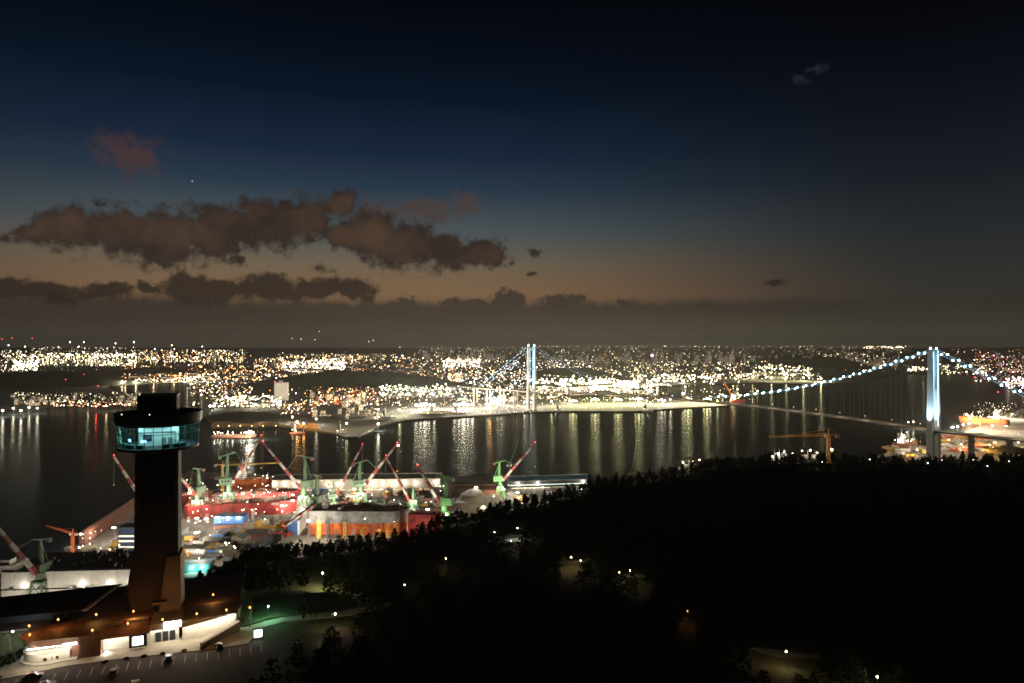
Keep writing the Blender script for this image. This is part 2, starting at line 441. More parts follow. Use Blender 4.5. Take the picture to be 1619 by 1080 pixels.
def hit(px, py, up=0.0):
    """where the line of sight through that spot meets the hill (raised by up)"""
    d = Vector(((px-CX)/F, 1.0, -(py-CY)/F)); y = 90.0
    while y < 700:
        q = Vector((0,0,H))+d*y
        if q.z <= ground_z(q.x, q.y)+up: return Vector((q.x, q.y, ground_z(q.x, q.y)))
        y += 0.4
    return None

# far hills
def mound(name, label, cx_px, Y, rx, ry, h, seed=0, mt=None):
    r_ = random.Random(seed); n, m = 26, 9
    c = D(cx_px, Y, 0); ph = [r_.uniform(0, 6.28) for _ in range(5)]
    vs = []
    for j in range(m+1):
        f = j/m
        for i in range(n):
            t = 2*pi*i/n
            w = 1+0.18*sin(2*t+ph[0])+0.12*sin(3*t+ph[1])+0.06*sin(7*t+ph[2])
            z = h*(1-f*f)**1.3*(1+0.13*sin(3*t+ph[3])*sin(f*3)+0.05*sin(9*t+ph[4]))
            vs.append((c.x+rx*w*f*cos(t), c.y+ry*w*f*sin(t), max(z, 0)+(2.5 if f < 1 else -1)))
    fs = [(j*n+i, j*n+(i+1)%n, (j+1)*n+(i+1)%n, (j+1)*n+i)[::-1] for j in range(m) for i in range(n)]
    o = MB().add(vs, fs).obj(name, mt or M_leafhill, smooth=True)
    return tag(o, label, kind='structure')
M_leafhill = mat('wooded_slope', (0.035, 0.045, 0.022), 0.95, var=0.5, scale=0.02, spec=0.1)
mound('hill', 'dark wooded hill on the left far shore', 60, 3350, 420, 330, 62, 1)
mound('hill', 'low dark hill beyond the inlet', 235, 4500, 300, 250, 40, 2)
mound('hill', 'long dark wooded hill behind the white tower block', 575, 3200, 500, 260, 70, 3)
mound('hill', 'small dark hill above the orange bank', 385, 1905, 130, 70, 15, 4)
mound('hill', 'small dark hill above the orange bank', 520, 1830, 60, 50, 12, 9)
mound('hill', 'dark hill behind the far bridge tower', 905, 4300, 360, 260, 46, 5)
mound('hill', 'wooded rise behind the lit quay', 935, 2500, 170, 110, 16, 6)
mound('hill', 'dark hill by the far right shore', 1305, 5400, 330, 300, 88, 7)
mound('hill', 'dark mound on the near port ground', 1592, 1330, 62, 50, 10, 8)

# ------------------------------------------------------------------ forest
def pine_parts(seed, h, crown_n, spread):
    r_ = random.Random(seed); tr = MB(); cr = MB()
    lean = Vector((r_.uniform(-.05,.05), r_.uniform(-.05,.05), 0))
    p = Vector((0,0,-0.6)); pts = [p]
    for i in range(4):
        p = p+Vector((lean.x*h/4+r_.uniform(-.15,.15), lean.y*h/4+r_.uniform(-.15,.15), h*0.94/4)); pts.append(p)
    for i, (a, b) in enumerate(zip(pts, pts[1:])): tr.tube(a, b, 0.22-0.045*i, 0.22-0.045*(i+1), 6)
    for q in range(9):
        f = r_.uniform(0.42, 0.95); base = pts[0].lerp(pts[-1], f); t = r_.uniform(0, 2*pi); L = spread*(1.05-f)*1.5+0.4
        tr.tube(base, base+Vector((cos(t)*L, sin(t)*L, 0.35*L)), 0.07, 0.02, 4)
    for q in range(crown_n):
        f = 0.30+0.72*r_.random()**0.8
        rad = spread*(1.12-f)**0.7*sqrt(r_.random())*1.25; t = r_.uniform(0, 2*pi)
        c = pts[0].lerp(pts[-1], min(f, 1.04))+Vector((cos(t)*rad, sin(t)*rad, r_.uniform(-.3,.3)))
        s_ = r_.uniform(0.35, 0.85)*(1.25-0.6*f)
        for e in range(3):
            a = Vector((r_.uniform(-1,1), r_.uniform(-1,1), r_.uniform(-.5,.8))).normalized()*s_
            b = Vector((r_.uniform(-1,1), r_.uniform(-1,1), r_.uniform(-.5,.8))).normalized()*s_
            cr.add([c-a*0.6, c+b*0.7, c+a, c-b*0.5], [(0,1,2,3)])
    return tr, cr
PINES = []
for i, (h, n, sp) in enumerate([(9.5, 190, 2.5), (8.2, 150, 2.1), (11.0, 210, 2.6)]):
    t, c = pine_parts(20+i, h, n, sp)
    root = thing('pine_tree', 'dark pine', 'tree', (0, 0, -500), group='pines on the hill crest')
    t.obj('trunk', M_bark, root); c.obj('crown', M_leaf, root)
    PINES.append(root)
first = [True]*3
def pine(x, y, label, s=1.0, group='pines on the hill crest'):
    i = rnd.randrange(3)
    z = ground_z(x, y)
    if first[i]:
        first[i] = False; o = PINES[i]; KIDS[o.name] = [(c, []) for c in kids_of(o)]
        o.location = (x, y, z); o.rotation_euler = (0, 0, rnd.uniform(0, 6.28)); o.scale = (s,)*3; o['label'] = label; o['group'] = group
        return o
    return dup(PINES[i], (x, y, z), rnd.uniform(0, 6.28), label, s, group)
CREST = [(400, 'against the near yard right of the tower'), (472, 'below the white blue hull block'), (640, 'against the orange hull belly'), (722, 'around the bright green crane foot'), (800, 'against the tan deck barge'), (940, 'against the blue roofed shed'),
         (1062, 'against plain dark water'), (1118, 'before the warm lit boat'), (1210, 'beside the small power pylon'), (1332, 'below the orange tower crane'), (1455, 'against the dim water left of the bridge tower'), (1500, 'at the foot of the near bridge tower'), (1570, 'below the first approach pier'), (1e9, 'below the far end of the approach deck')]
px = 318.0
while px < 1640:
    t = (px-CX)/F; yr, zr = lerp_ridge(t)
    for q in range(1 if px > 1250 else 3):
        yy = yr+rnd.uniform(-9, 3); xx = (px+rnd.uniform(-4, 4)-CX)/F*yy
        wh = next(w_ for lim, w_ in CREST if px < lim)
        pine(xx, yy, 'dark pine on the crest silhouetted '+wh, rnd.choice([0.7, 0.78, 0.82, 0.88, 0.92, 1.0])*(0.86 if px < 760 else 1), 'pines '+wh)
    px += rnd.uniform(10, 17)

LAMPS_ON_HILL = [(510,915),(705,882),(818,838),(812,855),(905,885),(922,888),(978,908),(997,905),(1085,968),(1240,1024),(1388,1070),(540,966)]
CLEAR = [(hit(a, b), r) for (a, b), r in zip([(510,925),(706,884),(806,856),(910,890),(990,912),(1090,970),(1245,1038),(1392,1078),(532,966),(415,1010),(420,960)], [13,5,8,9,9,6,13,6,12,14,14])]
def make_wood():
    r_ = random.Random(5); vs = []; fs = []
    proto = []
    for i in range(4):
        _, c = pine_parts(50+i, r_.uniform(7, 9), 62, 2.4)
        proto.append((np.array(c.v), np.array(c.f)))
    V = []; Q = []; base = 0; n = 0
    while n < 5200:
        x = r_.uniform(-330, 760); y = r_.uniform(60, 600)
        t = x/max(y, 1)
        yr, zr = lerp_ridge(t)
        if y > yr+60 or t < -0.99 or t > 1.0: continue
        if t < -0.44 and y > 170 and y < yr+14: continue
        u = (x-BO.x)*BX.x+(y-BO.y)*BX.y; v = (x-BO.x)*BY.x+(y-BO.y)*BY.y
        if -30 < u < 60 and -48 < v < 45: continue
        if any(c and (hypot(c.x-x, c.y-y) < rr or hypot(c.x-q_*c.x/hypot(c.x, c.y)-x, c.y-q_*c.y/hypot(c.x, c.y)-y) < rr*.6) for c, rr in CLEAR for q_ in (7, 13, 19)): continue
        z = ground_z(x, y)
        if z < 4: continue
        top = zr+9.0 if y > yr-30 else 400
        s_ = r_.uniform(0.75, 1.15)
        if z+8.5*s_ > top: s_ *= 0.7
        a, f = proto[r_.randrange(4)]
        ct, st = cos(r_.uniform(0, 6.3)), sin(r_.uniform(0, 6.3))
        Rm = np.array([[ct, -st, 0], [st, ct, 0], [0, 0, 1]])*s_*1.15
        V.append(a@Rm.T+np.array([x, y, z-0.5])); Q.append(f+base); base += len(a); n += 1
    V = np.concatenate(V); Q = np.concatenate(Q)
    me = bpy.data.meshes.new('woodland')
    me.vertices.add(len(V)); me.vertices.foreach_set('co', V.ravel())
    me.loops.add(Q.size); me.loops.foreach_set('vertex_index', Q.ravel().astype(np.int32))
    me.polygons.add(len(Q)); me.polygons.foreach_set('loop_start', np.arange(0, Q.size, 4, dtype=np.int32)); me.polygons.foreach_set('loop_total', np.full(len(Q), 4, dtype=np.int32))
    me.materials.append(M_leaf); me.update(calc_edges=True); me.validate()
    o = bpy.data.objects.new('woodland', me); COL.objects.link(o)
    tag(o, 'black mass of pine woodland covering the hill', kind='stuff')
make_wood()
# ------------------------------------------------------------------ suspension bridge
def make_bridge():
    A = Vector((60, 2110, 0)); B = Vector((728, 1180, 0))
    L = (B-A).length; d = (B-A)/L; w = Vector((-d.y, d.x, 0))     # along and across
    HT, HW = 201.0, 11.5
    root = thing('suspension_bridge', 'long suspension bridge with blue lit towers and dotted cables across the harbour', 'bridge', (0, 0, 0))
    M_tw = mat('pale_tower_paint', (0.55, 0.60, 0.62), 0.6, var=0.1, scale=0.05)
    M_edgeglow = emi('lit_edge_glow', (0.42, 0.80, 1.0), 4.0, True)
    M_cab = mat('cable_steel', (0.12, 0.14, 0.16), 0.5, 0.4, var=0.2)
    M_cl = emi('cable_light_glow', (0.42, 0.82, 1.0), 26.0)
    M_cl2 = emi('cable_light_dim', (0.30, 0.62, 1.0), 7.0)
    M_deckl = emi('deck_edge_glow', (1.0, 0.86, 0.62), 1.1)
    M_av = emi('aviation_lamp_glow', (0.8, 0.95, 1.0), 30)
    def at(s, off, z): return A+d*s+w*off+Vector((0, 0, z))
    def deck_z(s):
        if 0 <= s <= L: return 62+17*4*(s/L)*(1-s/L)
        q = -s if s < 0 else s-L
        return 62-0.012*q if s > L else 62-0.02*q
    sag = lambda s: 84+(HT-84)*(2*s/L-1)**2
    def face(mb, c, x, y):  # oblong upright block following the bridge axis
        return mb
    TF = bpy.data.lights.new('tower_floodlight', 'SPOT'); TF.energy = 7e5; TF.color = (0.55, 0.83, 1.0); TF.spot_size = radians(40); TF.spot_blend = 0.9; TF.shadow_soft_size = 0.5
    for ti, s0 in enumerate((0.0, L)):
        tw = MB().obox if False else None
        for sd in (-1, 1):
            m = MB()
            for z0, z1, a0, a1 in ((0, 66, 5.6, 4.9), (66, 132, 4.9, 4.2), (132, HT, 4.2, 3.7)):
                q0 = [at(s0+i*a0*1.0, sd*HW+j*a0*0.72, 0) for i, j in ((-1,-1),(1,-1),(1,1),(-1,1))]
                q1 = [at(s0+i*a1*1.0, sd*HW+j*a1*0.72, 0) for i, j in ((-1,-1),(1,-1),(1,1),(-1,1))]
                m.prism(q0, z0, z1, q1)
            leg = m.obj('tower_leg', M_tw, root)
            st = MB()
            # glowing bars stand in for floodlight on the inner leg corners, above the deck
            for ss in (-1, 1):
                st.bar(at(s0+ss*4.2, sd*(HW-3.35), 68), at(s0+ss*3.75, sd*(HW-2.85), HT-2), 0.7)
            st.obj('lit_edge', M_edgeglow, leg)
            MB().ball(at(s0, sd*HW, HT+2.2), 1.5).obj('aviation_lamp', M_av, leg)
            MB().ball(at(s0-4.9, sd*(HW), 108), 0.8).obj('aviation_lamp', M_av, leg)
        cb = MB()
        for zc, hh in ((60, 6), (132, 5.5), (192, 5)):
            cb.box(-2.4, 2.4, -HW+3, HW-3, zc-hh/2, zc+hh/2)
        for i, (zc, hh) in enumerate(((57, 6), (131, 5.5), (192, 5))):
            q = [at(s0+a*2.4, b*(HW-3.4), 0) for a, b in ((-1,-1),(1,-1),(1,1),(-1,1))]
            MB().prism(q, zc-hh/2, zc+hh/2).obj('cross_beam', M_tw, root)
        for sd in (-1, 1):
            for ss in (-1, 1):
                pos = at(s0, sd*HW+ss*10, 64)
                lo = bpy.data.objects.new('tower_floodlight', TF); COL.objects.link(lo); lo.parent = root; lo.location = pos
                lo.rotation_euler = (at(s0, sd*HW+ss*1.5, 158)-pos).to_track_quat('-Z', 'Y').to_euler()
                MB().box(-.7,.7,-.7,.7,-1.4,-.4).obj('floodlight_housing', M_dark, root, pos)
                if ss == sd: MB().bar(at(s0, sd*(HW+1), 62.2), pos-Vector((0,0,1.5)), .5).obj('floodlight_bracket', M_dark, root)
        # floodlights standing on the deck at each leg wash the shaft upwards
        for sd in (-1, 1):
            for ss in (-1, 1):
                pos = at(s0+ss*12, sd*(HW-1.5), 68 if True else 0)
                sp = bpy.data.lights.new('tower_floodlight', 'SPOT')
                sp.energy = 4.4e5; sp.color = (0.48, 0.80, 1.0); sp.spot_size = radians(34); sp.spot_blend = 0.9; sp.shadow_soft_size = 0.6
                lo = bpy.data.objects.new('tower_floodlight', sp); COL.objects.link(lo); lo.parent = root
                lo.location = pos
                tgt = at(s0+ss*2, sd*HW, 165)
                lo.rotation_euler = (tgt-pos).to_track_quat('-Z', 'Y').to_euler()
                MB().box(-.8,.8,-.8,.8,-1.4,-.2).obj('floodlight_housing', M_dark, root, pos)
    # deck in long segments
    dk = MB(); ed = MB(); rail = MB()
    ss = [-420+i*30 for i in range(int((L+840)/30)+1)]
    for a, b in zip(ss, ss[1:]):
        za, zb = deck_z(a), deck_z(b)
        vs = []
        for s_, z_ in ((a, za), (b, zb)):
            for off, dz in ((-12.5, -1.0), (-9, -3.2), (9, -3.2), (12.5, -1.0), (12.5, 0), (-12.5, 0)): vs.append(at(s_, off, z_+dz))
        dk.add(vs, [(i, i+6, (i+1) % 6+6, (i+1) % 6) for i in range(6)])
        for off in (-12.7, 12.7):
            rail.bar(at(a, off, za+1.1), at(b, off, zb+1.1), 0.3)
            rail.bar(at(a, off, za+0.0), at(a, off, za+1.1), 0.3)
    dk.obj('deck', M_conc, root); rail.obj('railing', M_grey, root)
    M_road = mat('lit_road', (0.26, 0.245, 0.22), 0.8)
    rd = MB()
    for a, b in zip(ss, ss[1:]):
        rd.add([at(a, -10, deck_z(a)+0.05), at(a, 10, deck_z(a)+0.05), at(b, 10, deck_z(b)+0.05), at(b, -10, deck_z(b)+0.05)], [(0,1,2,3)])
    rd.obj('roadway', M_road, root)
    # main cables with round lights, hangers
    n = 60
    for sd in (-1, 1):
        pts = [at(L*i/n, sd*HW, sag(L*i/n)) for i in range(n+1)]
        mc = MB()
        for a, b in zip(pts, pts[1:]): mc.tube(a, b, 0.55, None, 5)
        e1 = at(-285, sd*HW, deck_z(-285)+1); e2 = at(L+262, sd*HW, deck_z(L+262)+1)
        mc.tube(pts[0], e1, 0.55, None, 5); mc.tube(pts[-1], e2, 0.55, None, 5)
        cab = mc.obj('main_cable', M_cab, root)
        for i in range(1, n):
            c = pts[i]
            near = i/n > 0.60
            if near or sd == -1 and i % 3 == 0:
                MB().ball((0,0,0), 1.75 if near else 0.9).obj('cable_light', M_cl if near else M_cl2, cab, c+Vector((0,0,1.2)))
        for i in range(1, 15):
            MB().ball((0,0,0), 1.2).obj('cable_light', M_cl2, cab, pts[0].lerp(e1, i/15)+Vector((0,0,1)))
            MB().ball((0,0,0), 1.75).obj('cable_light', M_cl, cab, pts[-1].lerp(e2, i/15)+Vector((0,0,1)))
        ls = MB()  # glowing tubes stand in for lamp light falling on the cable
        for a, b in zip(pts[int(n*.6):], pts[int(n*.6)+1:]): ls.tube(a+Vector((0,0,.7)), b+Vector((0,0,.7)), .34, None, 4)
        ls.tube(pts[-1]+Vector((0,0,.7)), e2+Vector((0,0,.7)), .34, None, 4)
        ls.obj('lit_cable_glow', emi('cable_shine_bright', (0.42, 0.80, 1.0), 0.55), cab)
        ls = MB().tube(pts[0]+Vector((0,0,.7)), e1+Vector((0,0,.7)), .3, None, 4)
        for a, b in zip(pts[:int(n*.3)], pts[1:int(n*.3)+1]): ls.tube(a+Vector((0,0,.7)), b+Vector((0,0,.7)), .3, None, 4)
        ls.obj('lit_cable_glow', emi('cable_shine_dim', (0.30, 0.62, 1.0), 0.22), cab)
        hg = MB()
        for i in range(1, n):
            s_ = L*i/n
            hg.bar(at(s_, sd*HW, deck_z(s_)), pts[i], 0.11)
        h = hg.obj('hanger', M_cab, root); h['kind'] = 'stuff'
    # street lamps of the bridge
    lm = MB(); lg = MB()
    M_bl = emi('bridge_lamp_glow', (1.0, 0.86, 0.66), 9)
    for i in range(-8, int(L/48)+8):
        s_ = i*48+24
        if abs(s_) < 14 or abs(s_-L) < 14: continue
        c = at(s_, -11.5, deck_z(s_))
        lp = MB().tube(c, c+Vector((0,0,9)), 0.16, 0.1, 5).bar(c+Vector((0,0,9)), c+Vector((0,0,9.2))+w*2, 0.16).obj('lamp_post', M_pole, root)
        MB().octa(c+Vector((0,0,9.0))+w*2, 0.5).obj('lamp_glow', M_bl, lp)
        glow(root, c+Vector((0,0,8.2))+w*5, 'warm', 8e3, .3)
    # approach piers
    for s_ in (L+58, L+112, L+165, L+220, L+280, L+340, -80, -160, -240, -320):
        m = MB()
        for off in (-7, 7):
            m2 = MB().prism([at(s_+i*1.8, off+j*2.2, 0) for i, j in ((-1,-1),(1,-1),(1,1),(-1,1))], 0, deck_z(s_)-3.4)
            m2.obj('pier', M_conc, root)
        MB().prism([at(s_+i*2.0, j*11, 0) for i, j in ((-1,-1),(1,-1),(1,1),(-1,1))], deck_z(s_)-5.2, deck_z(s_)-3.1).obj('pier_cap', M_conc, root)
make_bridge()

# ------------------------------------------------------------------ observation tower
def make_tower():
    X, Y, Z = -107.0, 207.0, 134.7
    t = thing('observation_tower', 'tall dark observation tower with a glowing teal glass cabin', 'tower', (X, Y, Z), radians(20))
    t.scale = (0.9, 0.9, 1.0)
    h0, h1 = 47.4, 64.0                                  # underside of the cabin, top of the lift house
    # shaft: chamfered, slightly tapering; the base swells to the left
    def sec(x0, x1, y0, y1, c): return [(x0+c,y0),(x1-c,y0),(x1,y0+c),(x1,y1-c),(x1-c,y1),(x0+c,y1),(x0,y1-c),(x0,y0+c)]
    m = MB()
    S_ = [(0, sec(-7.4, 4.2, -6.2, 6.2, 1.2)), (7.5, sec(-8.7, 5.6, -6.2, 6.2, 1.2)), (12, sec(-8.0, 6.2, -6.0, 6.0, 1.2)), (19.5, sec(-6.7, 6.4, -5.8, 5.8, 1.0)), (h0, sec(-6.4, 6.4, -5.6, 5.6, 1.0))]
    for (z0, a), (z1, b) in zip(S_, S_[1:]): m.prism(a, z0, z1, b)
    m.obj('shaft', M_tower, t)
    # panel joints on the front as slim proud fins
    m = MB()
    for x in (-4.6, -1.6, 1.6, 4.6): m.box(x-0.07, x+0.07, -5.85, -5.4, 20.4, h0)
    m.obj('facade_fin', M_tower, t)
    m = MB()
    m.add([(1.0,-8.6,0),(7.6,-8.6,0),(7.6,3,0),(1.0,3,0),(3.1,-6.6,16.5),(7.2,-6.6,16.5),(7.2,3,16.5),(3.1,3,16.5)], [(3,2,1,0),(4,5,6,7),(0,1,5,4),(1,2,6,5),(2,3,7,6),(3,0,4,7)])
    m.obj('buttress', M_butt, t)
    MB().box(-0.6, 3.4, -9.9, -8.0, 3.6, 4.3).obj('canopy', M_butt, t)
    MB().box(-0.4, 0.9, -8.2, -6.1, 0, 3.5).obj('entrance', M_glassd, t)
    # cabin: floor, glass wall in panes, parapet, roof
    R = 12.9
    MB().ring(0.0, 7.5, h0, h0+0.9, 48, 0.0, 11.9).obj('cabin_underside', M_dark, t)
    MB().ring(0.0, 12.3, h0+0.9, h0+1.7, 48, 0.0, 12.3).obj('cabin_floor', M_dark, t)
    g0, g1 = h0+1.7, h0+8.3
    gm = bpy.data.materials.new('tinted_glass'); gm.use_nodes = True
    tt = gm.node_tree; tt.nodes.clear(); k = NT(tt)
    tr = k.n('ShaderNodeBsdfTransparent'); tr.inputs[0].default_value = (0.50, 0.92, 0.99, 1)
    gl = k.n('ShaderNodeBsdfGlossy'); gl.inputs[0].default_value = (0.75, 0.9, 0.95, 1); gl.inputs['Roughness'].default_value = 0.05
    tcn = k.n('ShaderNodeTexCoord')
    fac = k.m('MULTIPLY_ADD', k.noise(tcn.outputs['Object'], 0.7, 3), 0.10, 0.02)
    mx = k.n('ShaderNodeMixShader'); tt.links.new(fac, mx.inputs[0]); tt.links.new(tr.outputs[0], mx.inputs[1]); tt.links.new(gl.outputs[0], mx.inputs[2])
    oo = k.n('ShaderNodeOutputMaterial'); tt.links.new(mx.outputs[0], oo.inputs[0])
    N = 30
    for i in range(N):
        a0 = 2*pi*(i+0.5)/N; a1 = 2*pi*(i+1.5)/N
        for z0, z1 in ((g0, g0+4.1), (g0+4.1, g1)):
            rr0 = 12.0+0.5*(z0-g0)/(g1-g0); rr1 = 12.0+0.5*(z1-g0)/(g1-g0)
            MB().add([(rr0*cos(a0), rr0*sin(a0), z0), (rr0*cos(a1), rr0*sin(a1), z0), (rr1*cos(a1), rr1*sin(a1), z1), (rr1*cos(a0), rr1*sin(a0), z1)], [(0,1,2,3)]).obj('glass_pane', gm, t)
        MB().bar((12.05*cos(a0), 12.05*sin(a0), g0), (12.55*cos(a0), 12.55*sin(a0), g1), 0.16).obj('mullion', M_dark, t)
    zt = g0+4.1; rt = 12.0+0.5*4.1/(g1-g0)
    MB().ring(rt-0.05, rt+0.1, zt-0.09, zt+0.09, 60).obj('transom', M_dark, t)
    MB().ring(12.3, 12.7, g1, g1+0.8, 60, 12.3, 13.2).obj('eaves_ring', M_dark, t)
    MB().ring(12.6, 13.25, g1+0.8, g1+3.4, 60, 12.9, 13.4).obj('parapet', M_dark, t)
    MB().ring(0, 12.6, g1+0.8, g1+1.2, 48).obj('cabin_roof', M_dark, t)
    # inside: lift core, ceiling with light panels, furniture
    M_in = mat('white_interior', (0.74, 0.80, 0.76), 0.6, var=0.08, scale=0.4)
    M_cl = emi('ceiling_panel_light', (0.80, 1.0, 0.95), 32.0, True)
    core = MB().prism(sec(-5.6, 5.6, -3.6, 5.0, 0.4), g0, g1).obj('lift_core', M_in, t)
    MB().box(-4.2, -1.6, -3.75, -3.6, g0+1.6, g0+3.5).obj('wall_screen', M_glassd, core)
    MB().box(1.3, 2.6, -3.75, -3.6, g0, g0+2.5).obj('lift_door', M_grey, core)
    MB().box(3.2, 4.5, -3.75, -3.6, g0, g0+2.5).obj('lift_door', M_grey, core)
    MB().box(-5.5, 5.5, -3.85, -3.6, g0+4.0, g0+4.2).obj('wall_rail', M_dark, core)
    MB().ring(5.8, 12.2, g1-0.35, g1, 48).obj('cabin_ceiling', M_in, t)
    for i in range(14):
        a = 2*pi*i/14+0.2
        if -2.75 < (a-pi*1.5) < -0.9: pass
        c = (7.6*cos(a), 7.6*sin(a))
        MB().prism([(c[0]+p_*cos(a)-q_*sin(a), c[1]+p_*sin(a)+q_*cos(a)) for p_, q_ in ((-.5,-.9),(.5,-.9),(.5,.9),(-.5,.9))], g1-0.44, g1-0.36).obj('ceiling_light', M_cl, t)
    M_teal_in = mat('teal_counter', (0.05, 0.30, 0.27), 0.5, var=0.3)
    for a in (-2.3, -2.0, -1.25, -0.95, -0.7, 3.5, 3.8):
        c = (10.2*cos(a), 10.2*sin(a))
        MB().prism([(c[0]+p_*cos(a)-q_*sin(a), c[1]+p_*sin(a)+q_*cos(a)) for p_, q_ in ((-.45,-1.1),(.45,-1.1),(.45,1.1),(-.45,1.1))], g0, g0+1.15).obj('counter', M_teal_in, t)
    for a in (-2.62, -1.95): # lit display screens by the window
        c = (9.2*cos(a), 9.2*sin(a))
        MB().prism([(c[0]+p_*cos(a)-q_*sin(a), c[1]+p_*sin(a)+q_*cos(a)) for p_, q_ in ((-.08,-.9),(.08,-.9),(.08,.9),(-.08,.9))], g0+1.7, g0+2.5).obj('display_screen', emi('screen_glow', (0.7, 0.85, 1.0), 2.2), t)
    # lift house and small roof lamps
    MB().prism(sec(-5.9, 5.9, -5.2, 5.2, 0.7), g1+1.2, h1).obj('lift_house', M_tower, t)
    MB().prism(sec(-6.0, 6.0, -5.3, 5.3, 0.7), h1, h1+0.35).obj('roof_coping', M_dark, t)
    M_rl = emi('small_roof_lamp', (1, 0.95, 0.85), 1.6)
    MB().ball((-9.5, -8.9, g1+3.6), 0.22).obj('roof_lamp', M_rl, t)
    MB().ball((-1.0, -12.9, g1+3.6), 0.20).obj('roof_lamp', M_rl, t)
    MB().ball((-5.0, -5.2, h1+0.6), 0.18).obj('roof_lamp', M_rl, t)
    MB().tube((4.6,0,h1), (4.6,0,h1+2.6), 0.25, 0.12).obj('aerial', M_dark, t)
make_tower()

# ------------------------------------------------------------------ visitor centre at the tower's foot
BZ = 129.5
def VC(u, v, z=0.0): return BO+BX*u+BY*v+Vector((0, 0, z))
def make_centre():
    c = thing('visitor_centre', 'low curved visitor centre with brown roof band and white lit recesses', 'building', BO, BA)
    M_wl = mat('white_render', (0.66, 0.63, 0.55), 0.8, var=0.12, scale=0.3)
    M_sign = emi('sign_glow', (0.92, 0.96, 1.0), 4.5, True)
    M_strip = emi('soffit_strip_light', (1.0, 0.93, 0.80), 18.0, True)
    M_spot = emi('spot_lamp_glow', (1.0, 0.93, 0.8), 60.0, True)
    # left wing: rounded white base, curved brown roof band
    arc = lambda cx, cy, rx, ry, a0, a1, n: [(cx+rx*cos(a0+(a1-a0)*i/n), cy+ry*sin(a0+(a1-a0)*i/n)) for i in range(n+1)]
    base = arc(6.5, 5.2, 6.6, 6.2, pi*0.93, pi*1.62, 16)+[(11.5, -0.6), (11.5, 9), (0.6, 9)]
    MB().prism(base, 0, 2.7).obj('base_wall', M_wl, c)
    ledge = arc(6.5, 5.0, 7.3, 6.9, pi*0.93, pi*1.64, 16)+[(13.2, -1.2), (13.2, 9), (0.4, 9)]
    MB().prism(ledge, -0.2, 0.55).obj('base_ledge', M_wl, c)
    roof = arc(5.5, 6.5, 6.8, 6.5, pi*0.80, pi*1.42, 14)+[(13.6, -0.8), (13.6, 11), (0.5, 12.5)]
    roofl = arc(6.3, 6.5, 6.4, 5.6, pi*0.80, pi*1.42, 14)+[(13.6, 0.4), (13.6, 11), (1.2, 12.5)]
    MB().prism(roofl, 3.9, 6.1, roof).obj('roof_band', M_wood, c)
    for u in (5.6, 6.9, 8.2): MB().box(u, u+0.75, -1.06+0.14*(u-6), -0.5, 1.1, 1.75).obj('window', M_glassd, c)
    MB().box(11.6, 14.0, 0.6, 1.0, 0.55, 3.6).obj('lit_doorway', M_salm, c)
    MB().box(10.0, 13.2, -0.95, -0.8, 4.2, 4.85).obj('sign', M_sign, c)
    MB().box(1.4, 13.0, 1.2, 1.4, 3.66, 3.82).obj('soffit_strip', M_strip, c)
    for u in (2.2, 5.2, 8.2, 11.2): glow(c, (u, -2.9+.12*(u-6), 3.5), 'white', 340, .15)  # this and the next rows: fill lights added without fixtures to brighten the walls
    for u in (20.5, 23.8): glow(c, (u, 1.2, 4.0), 'white', 340, .15)
    for u in (32.3, 34.5, 36.6): glow(c, (u, 1.6, 4.2), 'white', 460, .15)
    for u, v in ((39.8, -.4), (42.5, .5), (45.5, 1.4), (48.5, 2.4), (51.2, 3.2)): glow(c, (u, v, 4.3), 'white', 460, .15)
    # timber clad block
    cl = MB().box(13.6, 18.7, -0.5, 11, 0, 6.0).obj('clad_block', M_wood, c)
    for i in range(17):
        MB().box(13.65+i*0.3, 13.82+i*0.3, -0.62, -0.5, 0.1, 5.9).obj('slat', M_wood, cl)
    # middle: lit recess and lightbox
    MB().box(18.7, 30.6, 2.6, 11, 0, 4.3).obj('recess_wall', M_wl, c)
    MB().box(18.7, 30.6, -0.7, 11.2, 4.3, 6.2).obj('fascia', M_wood, c)
    MB().box(19.2, 25.0, 1.6, 1.8, 4.12, 4.26).obj('soffit_strip', M_strip, c)
    lb = MB().box(25.4, 29.8, -0.2, 0.5, 0.7, 4.3).obj('lightbox_frame', M_dark, c)
    MB().box(26.2, 28.9, -0.26, -0.2, 1.3, 3.7).obj('lightbox_face', emi('lightbox_glow', (0.93, 0.96, 1.0), 3.2, True), lb)
    MB().box(19.6, 20.4, -0.4, 0.1, 0.0, 0.7).obj('ground_spotlight', M_spot, c)
    # right: entrance with white sign, long lit wedge soffit tapering to a point
    MB().box(30.6, 37.6, 3.0, 11, 0, 4.6).obj('entrance_wall', M_wl, c)
    for u in (31.6, 33.4, 35.2):
        MB().box(u, u+1.5, 2.84, 2.98, 0.1, 2.9).obj('glass_door', M_glassd, c)
    MB().box(34.0, 38.4, -0.5, -0.2, 5.0, 6.6).obj('sign', emi('sign_glow_bright', (1.0, 0.96, 0.94), 8.0, True), c)
    MB().box(30.6, 38.6, -0.1, 11, 4.6, 6.3).obj('fascia', M_conc, c)
    MB().box(31.0, 37.2, 1.4, 1.6, 4.42, 4.56).obj('soffit_strip', M_strip, c)
    MB().prism([(38.6, 1.2), (52.8, 5.2), (53.4, 6.4), (53.4, 11), (38.6, 11)], 0.0, 4.8).obj('long_wall', M_wl, c)
    MB().prism([(38.6, -1.6), (53.4, 4.2), (54.2, 6.2), (54.2, 12), (38.6, 12)], 4.8, 6.1, [(38.6, -1.9), (53.6, 4.0), (54.4, 6.2), (54.4, 12), (38.6, 12)]).obj('roof_edge', M_conc, c)
    MB().box(38.8, 39.0, 0.0, 1.0, 4.5, 4.7).obj('soffit_strip', M_strip, c)
